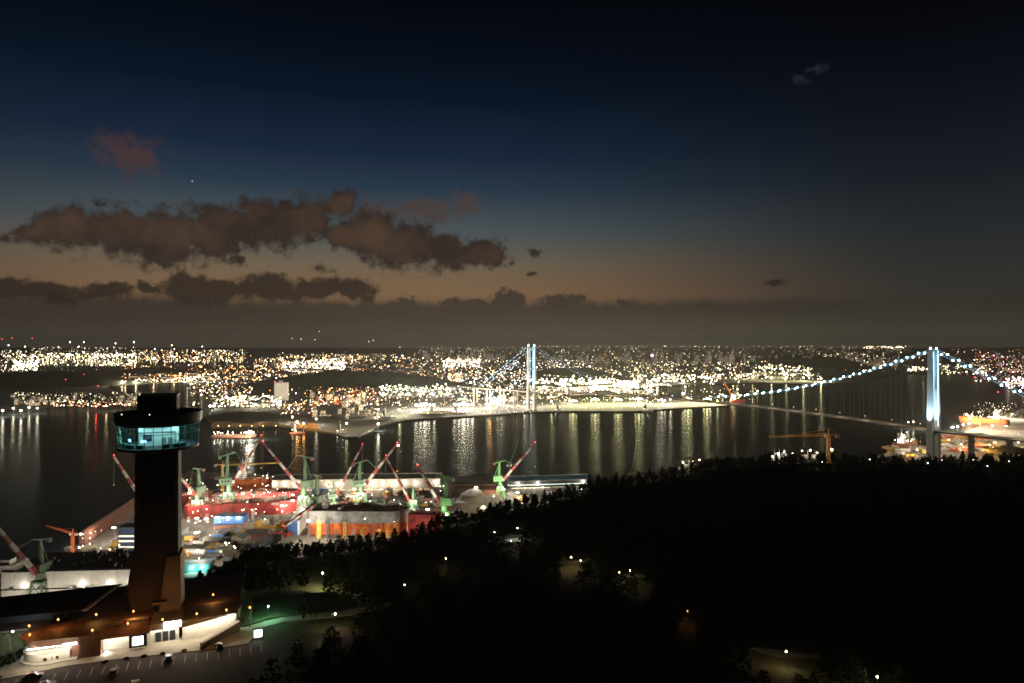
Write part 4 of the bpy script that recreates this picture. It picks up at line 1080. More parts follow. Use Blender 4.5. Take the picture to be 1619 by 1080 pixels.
# ------------------------------------------------------------------ ships and hulls
def ship(label, loc, rz, L, Wd, Hh, lower, upper, f_lower=0.4, house=None, deckm=None, bow=0.16, hatches=4, group=None, draft=0.0, name='ship', cat='ship', funnel=M_dark, lit=None, gear=True):
    t = thing(name, label, cat, loc, rz, group)
    def outline(w, sh=0.0):
        pts = []
        for i in range(9):
            f = i/8; pts.append((L/2-bow*L*(1-f)+0 if False else L/2-bow*L*f**1.6, w/2*f**.75))
        up = [(L/2-bow*L*f**1.5+sh*(1-f), w/2*sin(f*pi/2)) for f in [i/8 for i in range(9)]]
        left = up+[(-L/2+L*.03, w/2), (-L/2, w/2*.8)]
        return left+[(x, -y) for x, y in left[::-1][:-1]]
    o0 = outline(Wd*.96); o1 = outline(Wd, L*.015); o2 = outline(Wd, L*.03)
    zl = Hh*f_lower
    MB().prism(o0[::-1], 0, zl, o1[::-1]).obj('lower_hull', lower, t)
    MB().prism(o1[::-1], zl, Hh, o2[::-1]).obj('upper_hull', upper, t)
    MB().prism([(x*.985, y*.96) for x, y in o2][::-1], Hh, Hh+.12).obj('deck', deckm or M_rust, t)
    bw = MB()
    for a, b in zip(o2, o2[1:]+o2[:1]): bw.bar((a[0]*.995, a[1]*.985, Hh+.5), (b[0]*.995, b[1]*.985, Hh+.5), .25, None, 1.0)
    bw.obj('bulwark', upper, t)
    if house:
        hx = house; hw = Wd*.84; hl = min(L*.11, 16)
        hm = MB().box(hx-hl/2, hx+hl/2, -hw/2, hw/2, Hh+.12, Hh+9).box(hx-hl*.36, hx+hl*.36, -hw*.44, hw*.44, Hh+9, Hh+16).obj('superstructure', M_white, t)
        MB().box(hx-hl*.2, hx+hl*.42, -hw*.56, hw*.56, Hh+16, Hh+19).obj('bridge_deck', M_white, t)
        for lev in range(5):
            for sy in (-1, 1):
                yy = hw/2*sy if lev < 3 else hw*.44*sy
                zz = Hh+1.6+lev*2.7+(.8 if lev > 2 else 0); l_ = hl*.42 if lev < 3 else hl*.3
                MB().box(hx-l_, hx+l_, yy-.06 if sy < 0 else yy, yy if sy < 0 else yy+.06, zz, zz+1).obj('window_row', M_glassd, hm)
        MB().prism([(hx-hl*.9+a, b) for a, b in ((-2,-2),(2,-2),(2,2),(-2,2))], Hh+8, Hh+21, [(hx-hl*.95+a, b) for a, b in ((-1.5,-1.6),(1.5,-1.6),(1.5,1.6),(-1.5,1.6))]).obj('funnel', funnel, t)
        MB().tube((hx,0,Hh+19), (hx,0,Hh+30), .4, .15).bar((hx,-4,Hh+25), (hx,4,Hh+25), .3).obj('mast', M_white, t)
    if hatches:
        x0 = (house or -L*.42)+L*.09 if (house or 0) < 0 or not house else -L*.42
        x1 = L*.34
        for i in range(hatches):
            a = x0+(x1-x0)*(i+.1)/hatches; b = x0+(x1-x0)*(i+.9)/hatches
            MB().box(a, b, -Wd*.32, Wd*.32, Hh+.12, Hh+2.0).obj('hatch_cover', deckm or M_rust, t)
    if gear:
        MB().tube((L*.42,0,Hh), (L*.42,0,Hh+9), .35, .2).obj('foremast', M_white, t)
    if lit:
        m_ = emi('deck_lamp_%s' % lit[0], TINT[lit[0]], lit[1])
        r_ = random.Random(int(L*7+Wd))
        for i in range(lit[2]):
            x = r_.uniform(-L*.45, L*.4); p = MB().tube((x, r_.choice((-.4,.4))*Wd, Hh), (x, 0, Hh+r_.uniform(5, 14)), .12, .12, 4)
            z = Hh+r_.uniform(4, 20) if not house else Hh+r_.uniform(3, 24)
            x = (house+r_.uniform(-9, 9)) if house and i % 2 else x
            y = r_.uniform(-.5, .5)*Wd
            MB().octa((x, y, z if house and i % 2 else Hh+r_.uniform(3, 8)), lit[3]).obj('deck_lamp', m_, t)
            if i % 3 == 0: glow(t, (x, y-lit[3]*1.8, Hh+6), lit[0], 39.5*lit[3]**2*lit[1]*4, lit[3]*.5)
    return t
# red hull in the dock
a, b = P(286, 822, 3), P(466, 812, 3)
c = (a+b)/2
ship('long red hull under repair with bow to the right, railings full of pipes', (c.x, c.y+14, 3), atan2(b.y-a.y, b.x-a.x), (b-a).length, 26, 15, M_red, M_red, .55, None, M_rust, .2, 5, lit=('white', 500, 12, .36))
a, b = P(280, 800, 3), P(470, 792, 3); c = (a+b)/2
ship('second red hull lying behind the first one, deck strewn with white gear', (c.x, c.y+8, 3), atan2(b.y-a.y, b.x-a.x), (b-a).length*.98, 24, 13, M_red, M_red, .5, None, M_rust, .14, 6, lit=('white', 500, 12, .36))
a, b = P(362, 776, 3), P(424, 776, 3); c = (a+b)/2
ship('small orange hull with a white superstructure beyond the red hulls', (c.x, c.y+10, 3), 0.06, (b-a).length, 18, 15, M_oran, M_oran, .7, -12, M_rust, .3, 2, lit=('white', 500, 6, .4))
a, b = P(484, 846, 3), P(640, 846, 3); c = (a+b)/2
ship('large hull with grey side above an orange belly at the edge of the wood', (c.x, c.y+16, 3), 0.0, (b-a).length, 30, 25, M_oran, M_grey, .50, None, M_rust, .12, 4)
a, b = P(650, 850, 3), P(690, 850, 3); c = (a+b)/2
ship('short red hull section between the bright green crane and the wood', (c.x, c.y+10, 3), 0.0, (b-a).length*1.3, 18, 24, M_red, M_red, .55, None, M_rust, .2, 1, gear=False)
for px, py, lab in ((500, 851, 'added low fill light facing the orange hull belly, left'), (550, 853, 'added low fill light facing the orange hull belly, middle'), (600, 851, 'added low fill light facing the orange hull belly, right'), (672, 853, 'added low fill light facing the short red hull'), (330, 833, 'added low fill light facing the long red hull, left'), (420, 828, 'added low fill light facing the long red hull, right')):
    q_ = P(px, py, 3); t = thing('floodlight_mast', lab, 'floodlight', (q_.x, q_.y-13, 3), 0, 'added low fill lights facing the hulls')
    MB().tube((0,0,-.3), (0,0,6), .2, .12, 6).obj('pole', M_pole, t); MB().box(-.6, .6, -.3, .3, 6, 6.8).obj('lamp_head', M_dark, t)
    glow(t, (0, .8, 6.4), 'white', 1.5e4, .3)  # posts added to brighten the hull sides
# long white hull at the left
a, b = P(2, 957, 3), P(246, 950, 3); c = (a+b)/2; ang = atan2(b.y-a.y, b.x-a.x)
def white_hull():
    L = (b-a).length
    t = thing('floating_dock', 'long white walled floating dock with a black deck behind the tower', 'dock', (a.x, a.y, 3), ang)
    n = 12
    for i in range(n):
        for z0, z1 in ((0, 12.2), (12.6, 26)):
            MB().box(L*i/n+.08, L*(i+1)/n-.08, 0, 1.0, z0, z1).obj('side_panel', M_white, t)
    MB().box(0, L, 1.0, 54, 0, 25.4).obj('deck', M_dark, t)
    MB().box(0, L, -1.6, 0, 12.2, 12.6).obj('walkway', M_dark, t)
    MB().box(-6, 8, 2, 16, 25.4, 31).box(-3, 4, 4, 12, 31, 35).obj('deck_house', M_white, t)
    rl = MB()
    for i in range(31): rl.bar((L*i/30, .3, 26), (L*i/30, .3, 27.2), .12)
    rl.bar((0,.3,27.2), (L,.3,27.2), .12).bar((0,.3,26.6), (L,.3,26.6), .1).obj('railing', M_dark, t)
    r_ = random.Random(3)
    for i in range(16):
        x = r_.uniform(2, L-4); s_ = r_.uniform(1, 3)
        MB().box(x, x+s_, -1.4, -.3, 12.6, 12.6+r_.uniform(.8, 2)).obj('locker', r_.choice([M_white, M_dark, M_grey]), t)
    for x in (18, 62, 84, 101): MB().ball((x, -1.2, 15.2), .38).obj('wall_lamp', emi('dock_lamp', TINT['white'], 420), t); glow(t, (x, -3.0, 15.4), 'white', 900, .2)
    for i in range(26):
        x = r_.uniform(12, L-4); y = r_.uniform(4, 50); s_ = r_.uniform(1.5, 5)
        MB().box(x, x+s_, y, y+s_*r_.uniform(.5, 1.5), 25.4, 25.4+r_.uniform(1, 4)).obj('deck_gear', r_.choice([M_dark, M_dark, M_rust, M_grey]), t)
white_hull()
for i, f in enumerate((.1, .3, .5, .7, .9)):
    w_ = a.lerp(b, f); n_ = Vector((sin(ang), -cos(ang), 0)); q_ = w_+n_*20
    t = thing('floodlight_mast', 'added fill light facing the long white dock wall, number %s from the green crane' % ['one', 'two', 'three', 'four', 'five'][i], 'floodlight', (q_.x, q_.y, 3), ang, 'added fill lights before the white dock wall')
    MB().tube((0,0,-.3), (0,0,9), .2, .12, 6).obj('pole', M_pole, t); MB().box(-.6, .6, -.3, .3, 9, 9.8).obj('lamp_head', M_dark, t)
    glow(t, (0, .8, 9.3), 'white', 8e3, .3)  # masts added so the dock wall is evenly lit

# ------------------------------------------------------------------ shipyard sheds
def shed(label, pxa, pya, pxb, pyb, depth, h, wall, roof, lamps=(), ridge=3.0, bays=10, z=3.0, stripes=(), group=None, lampm=None):
    A, B = P(pxa, pya, z), P(pxb, pyb, z); L = (B-A).length
    t = thing('workshop_shed', label, 'shed', A, atan2(B.y-A.y, B.x-A.x), group)
    for i in range(bays):
        MB().box(L*i/bays+.06, L*(i+1)/bays-.06, 0, .6, 0, h).obj('wall_panel', wall, t)
    MB().box(.3, L-.3, .6, depth, 0, h-.05).obj('rear_wall', wall, t)
    n = max(1, int(depth/26))
    rf = MB()
    for i in range(n):
        y0, y1 = depth*i/n-.8*(i == 0), depth*(i+1)/n
        rf.add([(-1,y0,h),(L+1,y0,h),(L+1,(y0+y1)/2,h+ridge),(-1,(y0+y1)/2,h+ridge),(L+1,y1,h),(-1,y1,h)], [(0,1,2,3),(3,2,4,5),(1,4,2),(0,3,5),(0,5,4,1)])
    rf.obj('roof', roof, t)
    for i, (z0, z1, m_) in enumerate(stripes):
        MB().box(.4, L-.4, -.12, -.01, z0, z1).obj('light_band', m_, t)
    M_l = lampm or emi('shed_lamp_glow', TINT['white'], 260)
    for f in lamps:
        br = MB().bar((L*f, 0, h*.62), (L*f, -2.2, h*.70), .25).obj('lamp_bracket', M_pole, t)
        MB().ball((L*f, -2.6, h*.68), 1.15).obj('floodlight', M_l, br)
        glow(t, (L*f, -2.6, h*.68-1.5), 'white' if lampm is None else 'green', 5e3, .3)
    return t
M_shed = mat('pale_shed_wall', (0.34, 0.31, 0.26), 0.8, var=0.2, scale=0.08)
shed('long pale shed with a row of floodlights along the quay', 430, 778, 696, 775, 40, 17, M_shed, M_roof, [.012,.075,.14,.20,.335,.40,.60,.66,.725,.79,.855,.975], bays=24, stripes=((1.5, 2.2, emi('shed_window_band', (1.0, 0.82, 0.45), 0.9)),))
shed('long shed with blue roof and two bright window bands beside the water', 806, 774, 938, 770, 36, 12, M_dark, M_teal, [.10,.33,.88], bays=12, stripes=((5.2, 6.3, emi('band_glow', (0.75, 1.0, 0.85), 0.9)), (1.0, 1.9, emi('band_glow2', (1.0, 0.9, 0.6), 1.0))))
shed('blue topped workshop with a salmon lower wall in front of the red hulls', 338, 843, 384, 842, 16, 9, M_salm, M_blue, (), 1.0, 6)
A_ = P(338, 843, 3)
tb = thing('workshop_shed', 'deep blue upper storey over the salmon workshop, lit by three lamps', 'shed', A_+Vector((0, 1, 9.0)), 0)
MB().box(-.4, 32.6, -.5, 15, 1.05, 9).obj('wall', M_blue, tb)
MB().box(-.8, 33, -.9, 15.4, 9, 9.5).obj('roof', M_blue, tb)
for x in (4, 16, 27): MB().ball((x, -2.2, 8.8), .7).obj('floodlight', M_lampw, tb); glow(tb, (x, -2.6, 7.6), 'white', 3500, .3)
# blue office block with white bands
A_ = P(187, 872, 3)
ob = thing('office_block', 'dark blue office block with three pale bands half behind the tower', 'building', A_, 0.02)
MB().box(0, 24, 0, 16, 0, 24).obj('wall', mat('navy_wall', (0.03, 0.06, 0.14), .7), ob)
for i, z in enumerate((3.5, 9.5, 14.5)): MB().box(.4, 23.6, -.15, 0, z, z+1.8).obj('window_band', emi('office_band', (1.0, 0.93, 0.75), 0.75), ob)
MB().box(-.5, 24.5, -.5, 16.5, 24, 24.6).obj('roof', M_dark, ob)
A_ = P(176, 872, 3); yb = thing('stair_block', 'small yellow block attached beside the blue office', 'building', A_, 0.02)
MB().box(0, 6.4, 0, 10, 0, 11).obj('wall', M_yel, yb); MB().box(-.3, 6.7, -.3, 10.3, 11, 11.6).obj('roof', M_dark, yb)
# white and blue hull block seen from its end
A_ = P(456, 846, 3)
hb = thing('hull_block', 'tall white side and blue end of a hull block beside the grey orange hull', 'hull block', A_, 0)
e0, e1 = P(470, 846, 3)-A_, P(497, 806, 3)-A_
MB().add([(0,0,0),(10,0,0),(10,0,16),(0,0,16),(0,.8,0),(10,.8,0),(10,.8,16),(0,.8,16)], [(0,1,2,3),(4,7,6,5),(0,3,7,4),(1,5,6,2),(3,2,6,7)]).obj('end_panel', M_blue, hb)
m = MB(); v0 = Vector((10, 0, 0)); v1 = Vector((e1.x, e1.y, 0))
m.prism([(v0.x, v0.y), (v0.x+2, v0.y), (v1.x+2, v1.y), (v1.x-12, v1.y), (v0.x-9.5, v0.y+.9), (v0.x, v0.y+.9)], 0, 15.9); m.obj('side_wall', M_white, hb)
MB().box(2, 8, 6, 30, 15.9, 19).obj('deck_house', M_white, hb)
# pier with lattice fence along the left dock edge
def lattice_wall(label, pa, pb, h, mt):
    A, B = P(*pa, 3), P(*pb, 3); L = (B-A).length
    t = thing('lattice_gangway', label, 'gangway', A, atan2(B.y-A.y, B.x-A.x))
    m = MB(); n = int(L/5)
    for i in range(n):
        x0, x1 = L*i/n, L*(i+1)/n
        for y in (0, 3):
            m.bar((x0,y,0), (x0,y,h), .35).bar((x0,y,0), (x1,y,h), .25).bar((x1,y,0), (x0,y,h), .25)
    m.obj('lattice', mt, t)
    for z in (0.3, h):
        for y in (0, 3): MB().bar((0,y,z), (L,y,z), .5).obj('rail', mt, t)
    MB().box(0, L, 0.3, 2.7, .3, .6).obj('deck', mt, t)
lattice_wall('rust red lattice gangway along the black dock edge', (130, 866), (216, 806), 15, M_rust)

# blocks, containers and plates lying about the yard
M_mix = [M_tan, M_rust, M_grey, M_red, M_green, M_dark, M_salm, M_white, M_blue, M_yel, M_tan]
def make_block(kind):
    r_ = random.Random(kind)
    if kind == 0:   # ribbed container
        m = MB().box(-6, 6, -1.25, 1.25, 0, 2.6); rb = MB()
        for i in range(12): rb.box(-5.8+i, -5.4+i, -1.34, 1.34, .15, 2.45)
        return ('container', 'container', m, rb, 'corrugation')
    if kind == 1:   # open hull section
        m = MB().box(-8, 8, -6, 6, 0, .8).box(-8, -7.4, -6, 6, .8, 7).box(7.4, 8, -6, 6, .8, 5); rb = MB()
        for i in range(6): rb.box(-6.6+i*2.5, -6.2+i*2.5, -6, 6, .8, 3)
        return ('hull_section', 'hull section', m, rb, 'rib')
    if kind == 2:   # small store with pitched roof
        m = MB().box(-7, 7, -5, 5, 0, 5); rb = MB().add([(-7.5,-5.5,5),(7.5,-5.5,5),(7.5,0,7),(-7.5,0,7),(7.5,5.5,5),(-7.5,5.5,5)], [(0,1,2,3),(3,2,4,5),(1,4,2),(0,3,5),(0,5,4,1)])
        return ('store_hut', 'hut', m, rb, 'roof')
    if kind == 3:   # stack of plates
        m = MB(); rb = MB()
        for i in range(5): m.box(-6+r_.uniform(-.5,.5), 6+r_.uniform(-.5,.5), -2.5, 2.5, i*.7, i*.7+.45)
        for x in (-4, 0, 4): rb.box(x-.3, x+.3, -2.4, 2.4, 3.3, 3.6)
        return ('plate_stack', 'plates', m, rb, 'timber')
    m = MB().tube((-7,0,2.2), (7,0,2.2), 2.2, None, 14); rb = MB()
    for x in (-4, 4): rb.box(x-.5, x+.5, -2.2, 2.2, 0, 1.2)
    return ('pipe_section', 'pipe', m, rb, 'cradle')
protos = {}
BLK = {0: 'shipping container', 1: 'open ribbed hull section', 2: 'small store hut', 3: 'stack of steel plates', 4: 'large pipe section on cradles'}
CN = {'tan_steel': 'tan', 'rusty_primer': 'rust brown', 'grey_paint': 'grey', 'red_paint': 'red', 'green_paint': 'green', 'dark_steel': 'black', 'salmon_paint': 'salmon', 'white_paint': 'white', 'blue_paint': 'blue', 'yellow_paint': 'yellow', 'orange_antifouling': 'orange'}
def block(kind, m_, loc, rz, s=1.0, place='on the floodlit shipyard ground'):
    key = (kind, m_.name)
    lab = '%s %s lying %s' % (CN[m_.name], BLK[kind], place)
    grp = '%ss %s' % (BLK[kind], place)
    if key not in protos:
        nm, cat, a_, b_, pn = make_block(kind)
        t = thing(nm, lab, cat, loc, rz, grp); t.scale = (s,)*3
        a_.obj('body', m_, t); b_.obj(pn, m_ if kind in (0, 1) else M_roof, t)
        protos[key] = t; KIDS[t.name] = [(c_, []) for c_ in kids_of(t)]
        return t
    return dup(protos[key], loc, rz, lab, s, grp)
def scatter(rect, n, place, kinds=(0,1,2,3,4), s=(0.8, 1.5), seed=0, z=3.0, cols=None):
    r_ = random.Random(seed)
    for i in range(n):
        p = P(r_.uniform(rect[0], rect[1]), r_.uniform(rect[2], rect[3]), z)
        block(r_.choice(kinds), r_.choice(cols or M_mix), p, r_.choice([0, pi/2, .1, -.1, 1.4])+r_.uniform(-.1,.1), r_.uniform(*s), place)
scatter((300, 470, 845, 880), 46, 'in front of the blue topped workshop', seed=1)
scatter((300, 440, 880, 905), 12, 'on the near yard right of the tower', seed=2)
scatter((470, 700, 780, 802), 90, 'between the cranes and the long pale shed', seed=3)
scatter((700, 800, 782, 812), 16, 'on the tan quay below the dark green crane', cols=[M_tan, M_tan, M_rust, M_grey, M_dark], s=(1.0, 2.2), seed=4)
scatter((800, 930, 778, 792), 16, 'in front of the blue roofed shed', seed=5)
scatter((110, 186, 868, 900), 30, 'on the left dock apron', seed=6)
scatter((290, 430, 752, 775), 12, 'by the orange hull on the far quay', seed=7)
scatter((420, 480, 815, 848), 12, 'around the white blue hull block', seed=8)
# gear standing on the decks of the hulls: scaffold towers, pipes, huts
def scaffold(loc, w, h, m_, label, group):
    t = thing('scaffold_tower', label, 'scaffold', loc, rnd.uniform(-.2, .2), group); m = MB()
    for x in (-w, w):
        for y in (-w, w): m.bar((x,y,0), (x,y,h), .35)
    n = max(2, int(h/3))
    for i in range(n+1):
        z = h*i/n
        for x in (-w, w): m.bar((x,-w,z), (x,w,z), .25)
        for y in (-w, w):
            m.bar((-w,y,z), (w,y,z), .25)
            if i < n: m.bar((-w,y,z), (w,y,z+h/n), .2)
    m.obj('frame', m_, t); MB().box(-w, w, -w, w, h*.66, h*.66+.25).obj('platform', M_tan, t)
    return t
r_ = random.Random(12)
for i in range(16):
    q_ = P(r_.uniform(300, 450), r_.uniform(786, 798), 16.5); scaffold(q_, r_.uniform(1.5, 4), r_.uniform(4, 11), r_.choice([M_white, M_grey, M_white, M_green]), 'pale scaffold tower on the decks of the red hulls', 'scaffolds on the red hulls')
for i in range(12):
    q_ = P(r_.uniform(490, 625), r_.uniform(799, 806), 28.2); scaffold(q_, r_.uniform(1.5, 3.5), r_.uniform(3, 8), r_.choice([M_white, M_grey, M_red, M_yel]), 'scaffold tower on the deck of the grey orange hull', 'scaffolds on the grey orange hull')
for i in range(14):
    q_ = P(r_.uniform(300, 700), r_.uniform(784, 812), 3); scaffold(q_, r_.uniform(2, 4), r_.uniform(8, 18), r_.choice([M_white, M_green, M_yel, M_grey]), 'scaffold tower standing on the yard between the cranes', 'scaffolds on the yard')
for i in range(26):
    q_ = P(r_.uniform(298, 455), r_.uniform(786, 800), 16.2); block(r_.choice((0, 4, 3)), r_.choice([M_white, M_white, M_grey, M_red, M_green, M_yel]), q_, r_.choice((0, pi/2, .4)), r_.uniform(.5, .9), 'on the decks of the red hulls')
for i in range(18):
    q_ = P(r_.uniform(490, 630), r_.uniform(799, 806), 28.2); block(r_.choice((0, 4, 3)), r_.choice([M_red, M_white, M_grey, M_red, M_tan]), q_, r_.choice((0, pi/2, .4)), r_.uniform(.5, .9), 'on the deck of the grey orange hull')
for i in range(11):
    q_ = P(492+i*13.5, 850, 3); scaffold(Vector((q_.x, q_.y-2.5, 3)), 1.3, r_.uniform(8, 21), r_.choice([M_pole, M_dark, M_yel]), 'slim staging tower against the side of the grey orange hull', 'staging towers along the grey orange hull')
for i in range(11):
    q_ = P(300+i*14.5, 826-.6*i, 3); scaffold(Vector((q_.x, q_.y-2.5, 3)), 1.2, r_.uniform(6, 15), r_.choice([M_pole, M_white, M_dark]), 'slim staging tower against the side of the long red hull', 'staging towers along the long red hull')
# small work lamps hung all over the yard
wl = {}
for i in range(210):
    tint = r_.choice(['white', 'white', 'white', 'warm', 'lime', 'green' if i % 3 == 0 else 'white'])
    if i < 150: px_, py_, h_, where = r_.uniform(292, 705), r_.uniform(752, 828), r_.uniform(4, 20), 'among the hulls and cranes'
    elif i < 175: px_, py_, h_, where = r_.uniform(112, 214), r_.uniform(838, 884), r_.uniform(3, 10), 'on the left dock apron'
    elif i < 192: px_, py_, h_, where = r_.uniform(292, 420), r_.uniform(832, 885), r_.uniform(3, 8), 'on the near yard right of the tower'
    else: px_, py_, h_, where = r_.uniform(705, 930), r_.uniform(766, 796), r_.uniform(3, 10), 'around the blue roofed shed and tan barge'
    q_ = P(px_, py_, 3+h_)
    if tint not in wl:
        m_ = MB().slot(0).tube((0,0,-6), (0,0,-.8), .16, .14, 4).slot(1).octa((0,0,0), 1.0).obj('work_lamp', [M_pole, emi('work_'+tint, TINT[tint], 40)]); wl[tint] = m_
    else: m_ = wl[tint].copy(); COL.objects.link(m_)
    m_.location = q_; m_.scale = (r_.uniform(.3, .62),)*3
    tag(m_, 'small %s work lamp %s' % (WORDS[tint], where), 'lamp', '%s work lamps %s' % (WORDS[tint], where))
# brown tank deck and ramp slab by the quay
def big_slab(label, pts, h, mt, name='flat_barge', cat='barge'):
    w = [P(*q, 3.0) for q in pts]; c_ = sum(w, Vector())/len(w)
    t = thing(name, label, cat, c_)
    loc = [(q.x-c_.x, q.y-c_.y) for q in w]
    MB().prism(loc, 0, h).obj('hull', mt, t)
    MB().prism([(x*.96, y*.96) for x, y in loc], h, h+.15).obj('deck', mt, t)
    e = MB()
    for p_, q_ in zip(loc, loc[1:]+loc[:1]): e.bar((*p_, h+.5), (*q_, h+.5), .4, None, 1.0)
    e.obj('coaming', M_rust, t)
    return t
big_slab('wide tan deck barge beside the short red hull', [(700,842),(742,832),(800,806),(790,792),(716,794)], 9, M_tan)
big_slab('rust red deck barge along the quay below the river', [(694,786),(792,783),(792,775),(700,776)], 7, M_rust)
big_slab('green grey slipway platform behind the grey orange hull', [(560,806),(640,806),(655,796),(575,796)], 5, M_green)

# ------------------------------------------------------------------ floodlight masts of the yard
FLOOD_K = 2.4
def flood(px, py, h, tint, pw, r, label, group, z=3.0, heads=3, gain=None):
    """px, py is where the lamp head shows"""
    b = P(px, py, z+h); b.z = z
    t = thing('floodlight_mast', label, 'floodlight', b, 0, group)
    MB().tube((0,0,-.3), (0,0,h), .32, .16, 6).bar((-1.6*r,0,h), (1.6*r,0,h), .2).obj('pole', M_pole, t)
    m_ = emi('flood_%s_%d' % (tint, round(pw)), TINT[tint], pw)
    for i in range(heads):
        x = (i-(heads-1)/2)*1.5*r
        MB().ball((x, 0, h+r*.5), r, r*.8).obj('lamp_head', m_, t)
    glow(t, (0, 0, h-r*.9), tint, (FLOOD_K if gain is None else gain)*39.5*r*r*pw*heads, r*.35)
    return t
YG = 'floodlight masts of the shipyard'
for px, py, h, lab in [(103,884,14,'bright floodlight at the left end of the dock apron'), (180,835,18,'floodlight above the blue office block'), (216,879,12,'floodlight right at the left edge of the tower shaft'), (314,872,14,'bright floodlight on the near yard right of the tower'),
                       (311,820,16,'floodlight above the workshop yard, first of a close pair'), (326,821,16,'floodlight above the workshop yard, second of a close pair'), (463,792,16,'big floodlight at the bow of the red hulls'), (463,783,16,'floodlight left of the leaning jib crane'),
                       (446,800,10,'lamp over the bow of the red hull'), (421,790,10,'lamp on the far side of the red hulls'), (300,780,16,'floodlight just right of the tower shaft'), (401,783,12,'lamp amid the red hull deck'), (384,781,14,'lamp beside the white superstructure'),
                       (640,813,12,'low lamp at the wood edge, first of three'), (646,813,12,'low lamp at the wood edge, second of three'), (653,812,12,'low lamp at the wood edge, third of three'), (676,806,14,'lamp on the short red hull section'),
                       (753,771,16,'lone floodlight on the tan quay'), (796,774,18,'floodlight right of the dark green crane'), (818,779,16,'bright floodlight in front of the blue roofed shed'), (818,788,10,'lower lamp in front of the blue roofed shed'),
                       (918,774,12,'lamp at the end of the blue roofed shed, upper'), (925,780,12,'lamp at the end of the blue roofed shed, lower'), (522,806,12,'lamp on the deck of the grey orange hull, left'), (536,803,12,'lamp on the deck of the grey orange hull, right'),
                       (560,774,16,'floodlight under the mid yard crane, left'), (571,771,18,'floodlight under the mid yard crane, right'), (488,824,22,'floodlight beside the white blue hull block, lower'), (478,806,20,'floodlight beside the white blue hull block, upper'), (764,802,10,'yellow lamp among the plates at the wood edge'),
                       (129,845,10,'lamp at the corner of the left dock'), (310,843,12,'lamp on the yard road before the workshop')]:
    flood(px, py, h, 'white' if px not in (764,) else 'lime', 1100, .8, lab, YG)
# greenish lit huts at the near right edge of the yard
shed('teal roofed shed right of the tower on the near yard', 292, 905, 332, 903, 14, 7, M_teal, M_teal, [.3, .7], 1.5, 4, lampm=emi('teal_lamp', (0.6, 1.0, 0.95), 60))
shed('low ribbed store with pale stripes at the wood edge', 868, 792, 908, 789, 18, 6, M_grey, M_roof, (), 1.5, 14)
shed('low ribbed store under the tan barge at the wood edge', 766, 812, 802, 806, 18, 6, M_tan, M_roof, (), 1.5, 14)
# ------------------------------------------------------------------ lights of the city across the harbour
GRID = []          # (loc, tint, radius, strength)
rc = random.Random(99)
def L_(px, py, tint, r, s, h=9.0): GRID.append((P(px, py, 3+h), tint, r, s, h))
def region(x0, x1, y0, y1, n, tints, r=(0.10, 0.22), s=(6, 30), h=(6, 12), curve=None, slope=0.0):
    """r is the lamp radius in hundredths of the distance in pixels"""
    for i in range(int(n*2.6)):
        f = rc.random(); px = x0+(x1-x0)*f
        py = rc.uniform(y0, y1)+slope*f
        t = rc.choice(tints)
        hh = rc.uniform(*h)
        py = max(py, 547.5)
        Y = (H-3-hh)*F/(py-CY)
        if Y > 14000:
            Y = rc.uniform(8000, 14000); loc = D(px, Y, zat(py, Y)); hh = max(3, loc.z-3)
        else: loc = P(px, py, 3+hh)
        rr = rc.uniform(*r)*loc.y/160.0*(0.5 if py < 588 else 0.6)
        GRID.append((loc, t, rr, 0.22*s[0]*(s[1]/s[0]*4.5)**rc.random()**1.5, hh))
Wm = ['white','white','warm','warm','lime']; Wo = ['warm','orange','white','warm']; Oo = ['orange','orange','warm']
region(48, 216, 559, 578, 260, Wm+['lime'], (.12,.26), (8, 40))
region(0, 52, 553, 587, 60, Wm, (.1,.24), (6, 34))
region(20, 60, 571, 586, 36, ['white','lime'], (.2,.34), (14, 40))
region(214, 392, 553, 573, 190, ['warm','lime','white','warm','orange'], (.09,.2), (6, 28), (4, 50))
region(50, 216, 549, 562, 70, ['warm','lime','white'], (.08,.16), (5, 20), (10, 60))
region(190, 400, 577, 600, 110, Oo+['warm'], (.1,.26), (5, 26))
region(262, 345, 590, 601, 46, ['warm','white','orange'], (.12,.26), (8, 30))
region(150, 300, 600, 604, 40, Wm, (.1,.2), (8, 34), (5, 9))
region(300, 400, 598, 625, 90, Wo+['white','lime'], (.08,.2), (5, 24))
region(335, 445, 626, 643, 110, ['white','lime','lime','white'], (.1,.28), (8, 40))
region(440, 500, 634, 655, 40, ['white','warm','orange'], (.08,.2), (6, 26))
region(20, 225, 620, 640, 110, ['lime','lime','warm','white'], (.06,.18), (3, 18))
region(80, 225, 634, 643, 40, ['warm','white','orange','red'], (.1,.22), (6, 26))
region(400, 455, 565, 602, 90, ['warm','orange','warm','white'], (.1,.22), (6, 28))
region(448, 545, 572, 592, 170, ['white','warm','white'], (.14,.28), (10, 44), slope=-6)
region(440, 560, 560, 576, 80, Wo, (.1,.2), (6, 24))
region(545, 800, 561, 590, 190, Wo+['white','lime'], (.09,.22), (5, 26))
region(700, 760, 568, 580, 60, ['white','white','warm'], (.14,.28), (10, 40))
region(660, 840, 548, 560, 90, ['white','warm','lime'], (.05,.13), (3, 12), (10, 70))
region(500, 600, 560, 572, 40, ['warm','lime','white'], (.06,.14), (4, 14), (10, 50))
region(490, 600, 612, 642, 130, ['warm','white','orange','lime','red'], (.07,.2), (4, 24))
region(600, 712, 606, 625, 120, ['white','lime','white'], (.12,.3), (10, 46), (4, 22))
region(708, 728, 590, 616, 40, ['orange','warm','warm'], (.12,.24), (8, 30))
region(845, 1040, 621, 633, 60, ['lime','white','warm'], (.06,.16), (5, 22))
region(720, 840, 588, 626, 150, ['white','cool','warm','lime'], (.08,.2), (5, 26))
